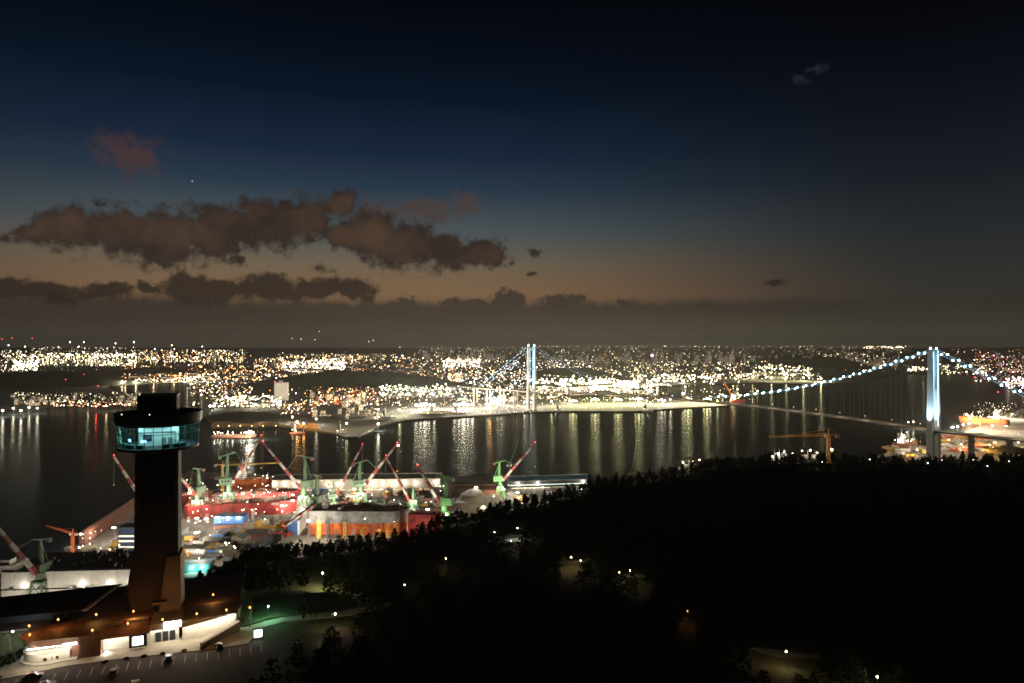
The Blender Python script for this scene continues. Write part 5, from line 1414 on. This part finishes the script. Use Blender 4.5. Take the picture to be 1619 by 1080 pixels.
region(560, 840, 626, 654, 110, ['white','warm','lime'], (.06,.16), (4, 18))
region(845, 1185, 545, 577, 330, ['warm','lime','warm','white','lime'], (.045,.13), (3, 14), (6, 80))
region(800, 935, 569, 590, 80, ['white','warm','cool'], (.1,.22), (6, 30))
region(860, 1065, 578, 596, 100, ['white','warm','lime'], (.08,.2), (5, 26))
region(1000, 1215, 572, 600, 130, ['warm','white','lime'], (.08,.2), (5, 26))
region(838, 1035, 598, 622, 150, ['white','lime','warm'], (.14,.34), (10, 46))
region(930, 1010, 602, 616, 40, ['white','white','lime'], (.26,.44), (16, 50))
region(1040, 1140, 592, 604, 44, ['white','lime','warm'], (.16,.3), (10, 40))
region(1200, 1285, 576, 594, 80, ['lime','lime','white'], (.14,.28), (8, 34), (4, 24))
region(1140, 1300, 590, 600, 34, ['lime','white','warm'], (.1,.22), (6, 26))
region(1180, 1440, 546, 560, 140, ['warm','white','lime'], (.04,.11), (3, 10), (6, 60))
region(1300, 1400, 560, 578, 110, ['lime','white','warm'], (.06,.16), (4, 16), (4, 40))
region(1365, 1432, 547, 551, 30, ['warm','warm','white'], (.12,.2), (8, 26), (40, 60))
region(1436, 1484, 580, 586, 26, ['white','warm'], (.2,.34), (12, 40))
region(1484, 1560, 576, 592, 44, ['warm','white','lime'], (.1,.24), (6, 30))
region(1540, 1640, 562, 604, 120, ['warm','white','red','orange','pink','white'], (.08,.22), (5, 26))
region(1500, 1640, 552, 572, 60, ['warm','white','lime','red'], (.05,.14), (3, 14), (6, 50))
region(1590, 1640, 596, 614, 40, ['white','warm','pink'], (.16,.3), (10, 36))
region(1536, 1640, 636, 664, 70, ['warm','white','lime'], (.05,.14), (3, 16), (5, 10))
region(1440, 1580, 690, 713, 40, ['white','warm','orange'], (.03,.09), (6, 26), (8, 14))
region(860, 1010, 627, 645, 26, ['lime','white'], (.04,.12), (4, 16))
region(0, 1640, 555, 588, 260, ['warm','white','lime','orange','warm'], (.07,.17), (4, 20))
region(430, 1200, 586, 640, 150, ['warm','white','lime','lime'], (.06,.16), (4, 20))
region(560, 850, 590, 600, 60, ['warm','orange','white'], (.08,.18), (6, 26))
region(560, 1200, 584, 640, 70, ['warm','lime','lime','warm','white'], (.2,.34), (14, 40))
region(300, 560, 575, 640, 40, ['warm','orange','warm','lime'], (.16,.3), (12, 34))
region(880, 1010, 600, 618, 24, ['lime','white'], (.34,.55), (20, 50))
# red warning lights on stacks, single lamps far off
for px, py in [(3,536),(19,534.5),(51,535),(83,552),(307,555),(350,556),(312,561),(133,592),(104,600),(155,610),(1583,599),(1578,620),(735,566)]: L_(px, max(py, 547.6), 'red', 2.2, 5, 60) if py > 547 else GRID.append((D(px, 8000, zat(py, 8000)), 'red', 7, 4, 10))
for px, py in [(498,537),(462,535),(476,536),(583,540),(590,538),(632,549),(505,524),(1265,548),(180,549)]: GRID.append((D(px, 9000, zat(py, 9000)), 'warm', 6, 5, 10))
GRID.append((P(358, 628, 20), 'pink', 5, 22, 16)); GRID.append((P(332, 642, 14), 'blue', 4, 26, 10)); GRID.append((D(1031, 6400, zat(562, 6400)), 'pink', 16, 7, 30))

# strong lamps on the far quays: these draw the streaks on the water
def quay_lamp(px, py, tint, r, s, label, h=14, z=3.0):
    flood(px, py, h, tint, s, r*1.75, label, 'quay floodlights across the harbour', z, 1, 15.0)
for px, py, tint, r, s, lab in [
    (672,641,'white',4.2,150,'brightest quay lamp of the far shore, above the widest streak'), (733,640,'white',4.0,170,'very bright quay lamp left of the far bridge tower, above a wide streak'), (792,634,'white',2.4,130,'bright quay lamp just left of the far bridge tower'), (834,636,'white',2.6,130,'quay lamp at the foot of the far bridge tower'),
    (872,635,'lime',1.6,120,'small yellowish quay lamp right of the far bridge tower'), (906,634,'lime',2.2,150,'first of four yellowish quay lamps on the lit shore'), (941,632,'lime',2.6,150,'second of four yellowish quay lamps on the lit shore'), (977,632,'lime',2.4,150,'third of four yellowish quay lamps on the lit shore'), (1010,631,'lime',2.4,150,'fourth of four yellowish quay lamps on the lit shore'),
    (1046,633,'white',2.0,120,'quay lamp under the bridge deck, first'), (1060,632,'white',1.8,120,'quay lamp under the bridge deck, second'), (1088,631,'lime',2.4,140,'bright yellowish lamp on the jetty under the deck'), (1118,631,'lime',2.2,140,'lamp at the outer jetty under the deck'),
    (1039,603,'white',4.0,110,'bright lamp of the inner harbour quay'), (1080,623,'lime',2.4,90,'lone lamp over the inner harbour'),
    (548,670,'lime',1.3,120,'quay lamp on the dark point right of the orange bank'), (598,671,'white',1.5,120,'quay lamp over a small white streak on the far shore'), (598,648,'lime',1.5,90,'yellowish lamp behind the white boat'), (632,649,'lime',1.6,90,'lamp near the pale dome on the far shore'), (500,663,'white',1.3,100,'white lamp behind the orange bank'),
    (395,684,'white',2.0,150,'bright lamp on the small island barge'), (470,668,'orange',1.6,130,'orange lamp above the orange streak'), (480,670,'orange',1.4,110,'second orange lamp above the orange streak'), (775,652,'orange',1.2,110,'small orange lamp above an orange streak'), (462,660,'white',1.3,110,'white lamp on the orange bank'),
    (4,650,'white',1.6,120,'shore lamp at the far left, first of five'), (21,646,'white',1.5,120,'shore lamp at the far left, second of five'), (33,650,'white',1.5,120,'shore lamp at the far left, third of five'), (46,645,'white',1.3,120,'shore lamp at the far left, fourth of five'), (59,646,'white',1.4,120,'shore lamp at the far left, fifth of five'),
    (139,640,'lime',1.0,80,'yellowish shore lamp below the left hill'), (168,642,'warm',1.2,90,'warm shore lamp below the left hill'), (152,643,'red',1.4,40,'red neon like lamp on the left shore'), (205,640,'orange',1.0,90,'orange shore lamp close to the tower lift house'), (212,634,'warm',1.0,90,'warm shore lamp above the orange one near the lift house'),
    (178,603,'white',2.2,110,'inlet quay lamp, first from the left'), (193,603,'white',2.0,110,'inlet quay lamp, second from the left'), (198,604,'warm',1.8,110,'inlet quay lamp, third from the left'), (215,602,'white',2.2,120,'inlet quay lamp, fourth from the left'), (243,601,'warm',2.0,100,'inlet quay lamp, fifth from the left'), (275,600,'warm',2.0,100,'inlet quay lamp, sixth from the left'), (296,599,'white',2.0,100,'inlet quay lamp, seventh from the left'),
    (1165,595,'lime',2.2,90,'far right shore lamp, first of six'), (1190,596,'lime',2.2,90,'far right shore lamp, second of six'), (1220,598,'lime',2.6,90,'far right shore lamp, third of six'), (1243,598,'lime',2.4,90,'far right shore lamp, fourth of six'), (1270,598,'lime',2.8,90,'far right shore lamp, fifth of six'), (1298,599,'lime',2.6,90,'far right shore lamp, sixth of six')]:
    quay_lamp(px, py, tint, r, s, lab)
    if r > 1.9 and py > 625:
        for q_, (dx_, w_) in enumerate(((-14, 'far left'), (-7, 'near left'), (7, 'near right'), (14, 'far right')) if r > 3 else ((-5, 'left'), (5, 'right'))):
            quay_lamp(px+dx_, py+.6, tint, r*.62, s, 'smaller lamp %s of the %s' % (w_, ' '.join(lab.split(',')[0].split()[:9])))
# near port and its ships
for px, py, tint, r, s, lab in [(1506,676,'white',1.6,160,'strong port lamp, first of the bright row beyond the deck'), (1514,675,'white',1.4,140,'strong port lamp, second of the bright row beyond the deck'), (1523,672,'warm',1.3,130,'port lamp, third of the bright row beyond the deck'), (1532,670,'white',1.4,140,'port lamp at the stern of the glowing ship'), (1534,662,'warm',1.5,140,'port lamp above the bright row'),
    (1436,668,'white',.9,110,'deck height lamp over the moored ship, left'), (1444,667,'white',1.0,110,'deck height lamp over the moored ship, right'), (1569,673,'blue',.8,60,'bluish lamp by the dark port mound'), (1591,674,'white',1.2,110,'white lamp by the striped storage ground'), (1573,700,'orange',1.0,100,'orange lamp among the orange lit sheds'), (1565,704,'orange',.9,90,'lower orange lamp among the orange lit sheds'),
    (1480,708,'white',.8,120,'lamp on the lit ground behind the near tower leg'), (1450,712,'warm',.8,120,'warm lamp at the edge of the lit port ground'), (1520,703,'white',.8,110,'lamp on the lit port ground left of the first pier'), (1500,696,'white',.8,110,'lamp on the lit port ground below the deck'),
    (1600,655,'white',1.2,110,'lamp over the striped storage ground'), (1560,690,'warm',.8,80,'warm lamp behind the first pier'), (1610,700,'warm',.8,80,'warm lamp right of the second pier')]:
    flood(px, py, 14, tint, s, r, lab, 'floodlights of the right-hand port', heads=2, gain=60.0)
for px, py, tint, r, s, lab in [(1315,711,'orange',1.5,170,'strong orange lamp beside the orange tower crane'), (1221,722,'white',.8,120,'lamp of the vessel behind the hill, first'), (1231,717,'white',.8,120,'lamp of the vessel behind the hill, second'), (1240,714,'white',.6,120,'lamp of the vessel behind the hill, third'),
    (1268,713,'white',.7,110,'lamp behind the crest left of the orange crane, first'), (1281,712,'white',.9,120,'lamp behind the crest left of the orange crane, second'), (1292,716,'white',.7,110,'lamp behind the crest left of the orange crane, third'), (1253,717,'warm',.6,100,'warm lamp behind the crest'),
    (1080,731,'white',.8,130,'lamp of the lit boat behind the hill slope, left'), (1095,729,'warm',.8,130,'lamp of the lit boat behind the hill slope, right'), (1106,727,'warm',.6,120,'small warm lamp of the lit boat behind the hill slope')]:
    Y = 860 if px > 1200 else 880
    z = zat(py, Y)
    b_ = D(px, Y, 0)
    h_ = z-3
    t = thing('floodlight_mast', lab, 'floodlight', (b_.x, Y, 3), 0, 'floodlights behind the hill crest')
    MB().tube((0,0,-.3), (0,0,h_), .3, .16, 6).obj('pole', M_pole, t)
    MB().ball((0,0,h_), r).obj('lamp_head', emi('flood_%s_%d' % (tint, round(s)), TINT[tint], s), t)
    glow(t, (0, 0, h_-r*1.6), tint, 39.5*r*r*s, r*.4)
scatter((1492, 1560, 688, 716), 46, 'on the lit port ground below the deck', kinds=(0, 3, 0), s=(1.2, 2.6), seed=31, cols=[M_white, M_tan, M_yel, M_white, M_oran, M_grey])
scatter((1400, 1480, 708, 722), 14, 'on the lit port edge by the work ship', kinds=(0, 3), s=(1.0, 2.0), seed=32, cols=[M_white, M_tan, M_yel])
r_ = random.Random(33)
for row in range(7):
    for q_ in range(16):
        f_ = q_/15
        p0 = P(1552+6*row+(1655-1552-6*row)*f_, 671-2.2*row-(26-1.0*row)*f_, 3)
        if r_.random() < .88: block(0, r_.choice([M_white, M_yel, M_tan, M_white]), p0, atan2(-.95, .6)+1.6, r_.uniform(1.2, 1.9), 'in the striped rows of the storage ground')
def hidden_boat(label, px0, px1, Y, z_top, mt):
    a_, b_ = D(px0, Y+8, 3), D(px1, Y+8, 3); L = b_.x-a_.x
    t = thing('moored_vessel', label, 'ship', ((a_.x+b_.x)/2, Y+8, 3), 0)
    MB().prism([(-L/2,-7),(L*.4,-7),(L/2,0),(L*.4,7),(-L/2,7)], 0, z_top-16).obj('hull', mt, t)
    for i in range(4): MB().box(-L*.4+i*L*.2, -L*.4+i*L*.2+L*.14, -5, 5, z_top-16, z_top-8+(i % 2)*4).obj('superstructure', M_white, t)
    for i in range(3): MB().tube((-L*.3+i*L*.28,0,z_top-10), (-L*.3+i*L*.28,0,z_top+2), .3, .15).obj('mast', M_white, t)
hidden_boat('white vessel with masts just behind the crest left of the orange crane', 1219, 1246, 860, 74, M_rust)
hidden_boat('low white lit vessel just behind the crest under the jib', 1258, 1298, 860, 72, M_rust)
hidden_boat('warm lit boat peeping over the hill slope', 1070, 1110, 880, 56, M_white)
c_ = P(1555, 671, 0)
ship('glowing ship with orange lit decks at the port quay', (c_.x, c_.y, 0), 2.2, 110, 26, 16, M_rust, M_oran, .4, -30, M_rust, .2, 4, lit=('warm', 130, 30, 1.1))
c_ = P(1432, 707, 0)
ship('moored work ship ablaze with white deck lamps left of the near bridge tower', (c_.x, c_.y, 0), 0.4, 62, 16, 9, M_rust, M_rust, .4, -12, M_rust, .24, 2, lit=('white', 150, 26, .6))
c_ = P(1166, 637, 0)
ship('red and white lit crane vessel at the end of the jetty', (c_.x, c_.y, 0), 0.2, 56, 18, 10, M_red, M_red, .4, -10, M_rust, .2, 2, lit=('warm', 26, 14, .9))
cvb = thing('jib_derrick', 'green and orange derrick on the crane vessel by the jetty', 'crane', (c_.x-10, c_.y+4, 10))
MB().bar((0,0,0), (-34,6,62), 2.2, 1.2).obj('boom', M_oran, cvb); MB().bar((0,0,0), (14,0,58), 2.2, 1.0).obj('boom', M_green, cvb); MB().bar((-34,6,62), (14,0,58), .5).obj('stay', M_dark, cvb)
c_ = P(370, 691, 0)
big = ship('flat island barge carrying cars and lamps in the dark river', (c_.x, c_.y, 0), 0.05, 95, 26, 4, M_rust, M_rust, .4, None, M_tan, .1, 0, gear=False, lit=('white', 90, 22, .55))
for i, (px, py, lab, m_, L0) in enumerate([(540,686,'small white boat moored by the dark point', M_white, 22), (612,662,'blue lit boat beside the pale dome on the far shore', M_blue, 40), (690,655,'long white ship lying under the brightest quay lamp', M_white, 90), (885,652,'dark tug moored on the lit shore', M_dark, 30), (1024,651,'white patrol boat moored at the lit quay', M_white, 34), (470,686,'orange lit tug at the orange bank', M_oran, 34), (600,666,'dark barge near the small white streak', M_dark, 46), (725,655,'orange lit workboat left of the far bridge tower', M_oran, 40)]):
    c_ = P(px, py, 0)
    ship(lab, (c_.x, c_.y, 0), rc.uniform(-.1,.1), L0, L0*.22, max(3, L0*.09), M_rust, m_, .3, -L0*.15, M_grey, .25, 1, name='moored_boat', cat='boat', lit=('white', 60, 3, .5))

# ------------------------------------------------------------------ 300 nearest-looking city lamps as things, the rest as one mass
GRID.sort(key=lambda g: -(g[2]/g[0].y)*g[3]**.5)
AREAS = [(lambda x, y: x < 392 and y < 579, 'of the far left refinery'), (lambda x, y: x < 270 and y < 612, 'along the inlet quay'), (lambda x, y: x < 232, 'on the left far shore below the dark hill'), (lambda x, y: x < 450 and y < 606, 'of the orange works behind the inlet'),
         (lambda x, y: x < 450, 'on the bright peninsula before the pale tower block'), (lambda x, y: x < 570 and y < 605, 'of the glaring white works on the plain'), (lambda x, y: x < 605, 'in the small town right of the pale tower block'), (lambda x, y: x < 840 and y < 600, 'on the plain left of the far bridge tower'),
         (lambda x, y: x < 840, 'around the inland works left of the far bridge tower'), (lambda x, y: x < 1200 and y < 578, 'of the city centre skyline'), (lambda x, y: x < 1040 and y > 596, 'of the port right of the far bridge tower'), (lambda x, y: x < 1200, 'between the port and the skyline'),
         (lambda x, y: x < 1300 and y > 570, 'of the yellowish lit far right shore'), (lambda x, y: x < 1440, 'of the housing estate on the far right'), (lambda x, y: y < 616, 'behind the bridge side span'), (lambda x, y: True, 'of the port behind the near bridge tower')]
protoL = {}
BUCK = (0.6, 1.2, 2.5, 5, 9, 15, 24, 40)
for i, (loc, tint, r, s, h) in enumerate(GRID[:300]):
    b = min(BUCK, key=lambda q: abs(q-s))
    key = (tint, b)
    px_ = loc.x/loc.y*F+CX; py_ = CY+(H-loc.z)*F/loc.y
    where = next(w_ for c_, w_ in AREAS if c_(px_, py_))
    lab = '%s lamp among the lights %s' % (WORDS[tint], where)
    grp = '%s lamps %s' % (WORDS[tint], where)
    base = Vector((loc.x, loc.y, loc.z-h))
    if key not in protoL:
        m = MB().slot(0).tube((0,0,-9), (0,0,-.6), .12, .1, 4).slot(1).octa((0,0,0), 1.0)
        o = m.obj('city_lamp', [M_pole, emi('city_%s_%g' % key, TINT[tint], b)])
        o['category'] = 'lamp'
        protoL[key] = o
    else:
        o = protoL[key].copy(); COL.objects.link(o)
    o.location = loc; o.scale = (r, r, r); o['label'] = lab; o['group'] = grp
    if i % 3 == 0: glow(None, loc-Vector((0, 0, r*1.5)), tint, CITY_W*(loc.y/5000)**1.5, 1.0)
rest = MB(); keys = []
for loc, tint, r, s, h in GRID[300:]:
    b = min(BUCK, key=lambda q: abs(q-s)); key = (tint, b)
    if key not in keys: keys.append(key)
    rest.slot(keys.index(key)).octa(loc, r)
o = rest.obj('distant_city_lights', [emi('city_%s_%g' % k_, TINT[k_[0]], k_[1]) for k_ in keys])
tag(o, 'countless tiny lamps of the far city and refinery', kind='stuff')

# ------------------------------------------------------------------ buildings across the harbour
M_cw = [mat('city_wall_%s' % n, c, .85, var=.2, scale=.03) for n, c in (('grey', (.24,.23,.21)), ('cream', (.34,.30,.23)), ('brown', (.20,.16,.12)))]
M_win = [emi('lit_window_warm', (1.0, .66, .32), 1.6), emi('lit_window_white', (1.0, .92, .75), 1.6)]
def proto_block(i, w, d, h, floors, cols, lit):
    r_ = random.Random(i*7+3)
    t = thing('apartment_block', 'x', 'building', (0,0,-900))
    MB().box(-w/2, w/2, -d/2, d/2, -2, h).obj('wall', M_cw[i % 3], t)
    MB().box(-w/2-.4, w/2+.4, -d/2-.4, d/2+.4, h, h+1).box(-w*.15, w*.15, -d*.25, d*.25, h+1, h+4.5).obj('roof', M_roof, t)
    m = MB(); dk = MB()
    for f in range(floors):
        for c in range(cols):
            x0 = -w/2+w*(c+.2)/cols; x1 = -w/2+w*(c+.8)/cols; z0 = h*(f+.3)/floors; z1 = h*(f+.75)/floors
            (m.slot(r_.randrange(2)) if r_.random() < lit else dk).box(x0, x1, -d/2-.12, -d/2-.02, z0, z1)
    o = m.obj('lit_window', M_win, t); o['kind'] = 'stuff'
    if dk.v: o = dk.obj('dark_window', M_glassd, t); o['kind'] = 'stuff'
    return t
def proto_ware(i):
    t = thing('warehouse', 'x', 'warehouse', (0,0,-900))
    MB().box(-20, 20, -12, 12, -2, 9).obj('wall', M_cw[i % 3], t)
    MB().add([(-21,-13,9),(21,-13,9),(21,0,13),(-21,0,13),(21,13,9),(-21,13,9)], [(0,1,2,3),(3,2,4,5),(1,4,2),(0,3,5),(0,5,4,1)]).obj('roof', [M_roof, M_teal, M_grey][i % 3], t)
    for q in range(3): MB().box(-15+q*12, -9+q*12, -12.2, -12, 0, 5.5).obj('door', M_dark, t)
    m = MB()
    for q in range(9): m.box(-18+q*4, -15.6+q*4, -12.15, -12.02, 6.4, 7.8)
    o = m.obj('window', [M_win[i % 2], M_glassd][i > 2], t); o['kind'] = 'stuff'
    return t
def proto_tank(i):
    t = thing('storage_tank', 'x', 'tank', (0,0,-900))
    MB().tube((0,0,-1), (0,0,14), 18, 18, 20).obj('shell', M_white, t); MB().tube((0,0,14), (0,0,17), 18, 2, 20).obj('roof', M_grey, t)
    m = MB()
    for q in range(12): m.bar((18.3*cos(.1*q), 18.3*sin(.1*q)-36.6*(0), 1+q), (18.3*cos(.1*q+.1), 18.3*sin(.1*q+.1), 2+q), .5)
    m.obj('stair', M_dark, t); return t
PB = [proto_block(0, 30, 14, 60, 18, 9, .22), proto_block(1, 46, 14, 46, 14, 12, .2), proto_block(2, 22, 20, 84, 24, 6, .25), proto_block(4, 18, 14, 24, 7, 5, .35), proto_block(5, 28, 12, 16, 5, 8, .4)]
PW = [proto_ware(i) for i in range(4)]
PT = [proto_tank(0)]
for p in PB+PW+PT: KIDS[p.name] = [(c, []) for c in kids_of(p)]
used = set()
def put(pr, loc, rz, lab, group, sc=1.0):
    if pr.name not in used:
        used.add(pr.name); pr.location = loc; pr.rotation_euler = (0,0,rz); pr.scale = sc if isinstance(sc, tuple) else (sc,)*3; tag(pr, lab, None, group); return pr
    return dup(pr, loc, rz, lab, sc, group)
rb = random.Random(4)
def district(rect, n, prs, words, sc=(.8, 1.2), z=2.9, rz=.35, slope=0.0, stretch=None):
    for i in range(n):
        f = rb.random(); px = rect[0]+(rect[1]-rect[0])*f; py = max(552, rb.uniform(rect[2], rect[3])+slope*f)
        loc = P(px, py, z); s_ = rb.uniform(*sc)
        put(rb.choice(prs), loc, rb.uniform(-rz, rz), words, words.split(' ', 1)[1], (s_, s_, s_*rb.uniform(.8, 1.3)))
district((850, 1190, 568, 578), 46, PB[:3], 'tall apartment block of the city centre on the skyline', (.8, 1.25))
district((1290, 1420, 572, 582), 26, PB[:2], 'pale apartment block of the housing estate by the far right shore', (.9, 1.2))
district((665, 800, 562, 572), 22, PB[:3], 'distant apartment block left of the far bridge tower', (.8, 1.2))
district((1200, 1290, 560, 570), 10, PB[:2], 'distant apartment block between skyline and estate', (.7, 1.0))
district((1530, 1640, 575, 596), 16, PB[3:]+PB[1:2], 'town block among the lights behind the bridge side span', (.7, 1.1))
district((20, 215, 628, 642), 26, PB[3:], 'small house block on the left far shore', (.5, .9))
district((490, 600, 625, 665), 26, PB[3:], 'small town block on the shore right of the white tower block', (.5, .9))
district((340, 440, 632, 644), 14, PW, 'factory hall on the bright peninsula behind the observation tower', (.7, 1.1))
district((610, 715, 616, 630), 20, PW, 'bright factory hall of the inland works', (.9, 1.4))
district((845, 1035, 612, 630), 24, PW, 'port warehouse behind the lit shore lamps', (.9, 1.5))
district((720, 835, 605, 640), 18, PW+PB[4:], 'warehouse left of the far bridge tower', (.7, 1.2))
district((450, 545, 584, 596), 18, PW, 'hall of the white glaring works', (1.2, 2.0))
district((190, 400, 588, 600), 22, PW, 'hall under the orange lamps behind the inlet', (1.0, 1.8))
district((1200, 1285, 592, 600), 10, PW, 'hall on the yellowish lit far right shore', (1.2, 1.8))
district((60, 390, 568, 582), 22, PT, 'round white storage tank of the refinery', (1.0, 1.8))
district((560, 700, 578, 592), 16, PW, 'hall in the glittering plain beyond the dark hill', (1.2, 2.0))
# refinery stacks and columns
rs = random.Random(8)
st0 = thing('refinery_stack', 'tall slim refinery stack with lamps near its top', 'chimney', (0,0,-900), 0, 'refinery stacks on the left horizon')
MB().tube((0,0,-2), (0,0,100), 4, 2.4, 10).obj('shaft', M_conc, st0)
for z in (52, 98): MB().ring(2.6, 4.6, z, z+1.2, 12).obj('gallery', M_dark, st0)
for x, z in ((-4.5, 53), (4.5, 53), (0, 101)): MB().ball((x, -3.4, z), 3.6).obj('stack_lamp', emi('stack_lamp_glow', TINT['white'], 9), st0)
KIDS[st0.name] = [(c, []) for c in kids_of(st0)]
for i, (px, py) in enumerate([(111,541),(133,541),(93,549),(125,548),(183,543),(212,541),(170,551),(272,546),(276,552),(307,555),(350,555),(40,548),(14,546),(320,548),(245,552)]):
    Y = 5600+rs.uniform(-300, 900); hgt = zat(py, Y)-3
    put(st0, D(px, Y, 3), 0, st0['label'], st0['group'], (1.0, 1.0, hgt/101))
cm0 = thing('distillation_column', 'slim lit refinery column in the glittering plant', 'column', (0,0,-900), 0, 'refinery columns')
MB().tube((0,0,-2), (0,0,40), 3, None, 8).obj('vessel', M_grey, cm0)
for z in (12, 24, 36): MB().ring(3, 4.6, z, z+.8, 8).obj('platform', M_dark, cm0); MB().octa((0, -5, z+2), 1.5).obj('platform_lamp', emi('platform_glow', TINT['lime'], 14), cm0)
KIDS[cm0.name] = [(c, []) for c in kids_of(cm0)]
for i in range(70):
    px = rs.choice([rs.uniform(60, 215), rs.uniform(215, 390)]); put(cm0, P(px, rs.uniform(571, 580), 3), rs.uniform(0, 6), cm0['label'], cm0['group'], rs.uniform(.8, 1.5))
# steam plume
# white tower block with red lamps, pale and windowless
A_ = P(435, 633, 3); B_ = P(455, 633, 3); wdt = (B_-A_).length; hh = zat(605, A_.y)-3
wb = thing('tower_block', 'tall pale tower block standing alone before the dark hill', 'building', (A_+B_)/2, 0.1)
MB().box(-wdt/2, wdt/2, -9, 9, -1, hh).obj('wall', M_white, wb); MB().box(-wdt/2-.5, wdt/2+.5, -9.5, 9.5, hh, hh+1.5).box(-8, 6, -5, 5, hh+1.5, hh+8).obj('roof', M_conc, wb)
m = MB()
for f in range(18):
    for c in range(8): m.box(-wdt/2+wdt*(c+.25)/8, -wdt/2+wdt*(c+.75)/8, -9.15, -9.0, hh*(f+.35)/18, hh*(f+.75)/18)
o = m.obj('window', M_grey, wb); o['kind'] = 'stuff'
MB().ball((-wdt/2, 0, hh+4), 1.6).obj('warning_lamp', emi('warn_red', TINT['red'], 10), wb)
for x in (-12, 12): flood_b = None
for px, lab in ((432, 'added lamp at the foot of the pale tower block, nearer the tower'), (459, 'added lamp at the foot of the pale tower block, farther right')):
    flood(px, 641, 10, 'white', 170, 1.6, lab, 'added lamps before the pale tower block', heads=2, gain=1.1)  # pair added in front to brighten the block
# orange lit bank
bk = MB(); n_ = 24
top = [P(336+(500-336)*i/n_, 668-2*sin(i*.6)+(3 if i > 15 else 0), 12) for i in range(n_+1)]
bot = [P(334+(506-334)*i/n_, 676-2.5*sin(i/n_*pi)+(2 if i > 15 else 0), 3) for i in range(n_+1)]
vs = [(*p,) for p in bot]+[(*p,) for p in top]
o = MB().add(vs, [(i, i+1, n_+2+i, n_+1+i) for i in range(n_)]).obj('bank', mat('sandy_bank', (.32,.22,.11), .95, var=.4, scale=.05)); tag(o, 'bare sandy bank lit orange across the river', kind='structure')
for i, px in enumerate((345, 362, 380, 398, 416, 436, 455)):
    b_ = P(px, 676, 3)
    flood(px, 673.5, 5, 'orange', 110, .8, 'orange lamp %s on the sandy bank' % ['first from the tower', 'second from the tower', 'third from the tower', 'in the middle', 'third from the white lamp', 'second from the white lamp', 'nearest the white lamp'][i], 'orange lamps of the sandy bank', heads=1)

# ------------------------------------------------------------------ evening haze over the harbour and the city
hm = bpy.data.materials.new('evening_haze'); hm.use_nodes = True
ht = hm.node_tree; ht.nodes.clear()
hv = ht.nodes.new('ShaderNodeVolumePrincipled'); hv.inputs['Color'].default_value = (0.93, 0.92, 0.90, 1); hv.inputs['Density'].default_value = HAZE
hv.inputs['Anisotropy'].default_value = 0.3
ho = ht.nodes.new('ShaderNodeOutputMaterial'); ht.links.new(hv.outputs[0], ho.inputs['Volume'])
hz = MB().box(-24500, 24500, -3500, 24500, -8, 330).obj('haze', hm)
tag(hz, 'thin evening haze lit by the city lamps', kind='stuff')
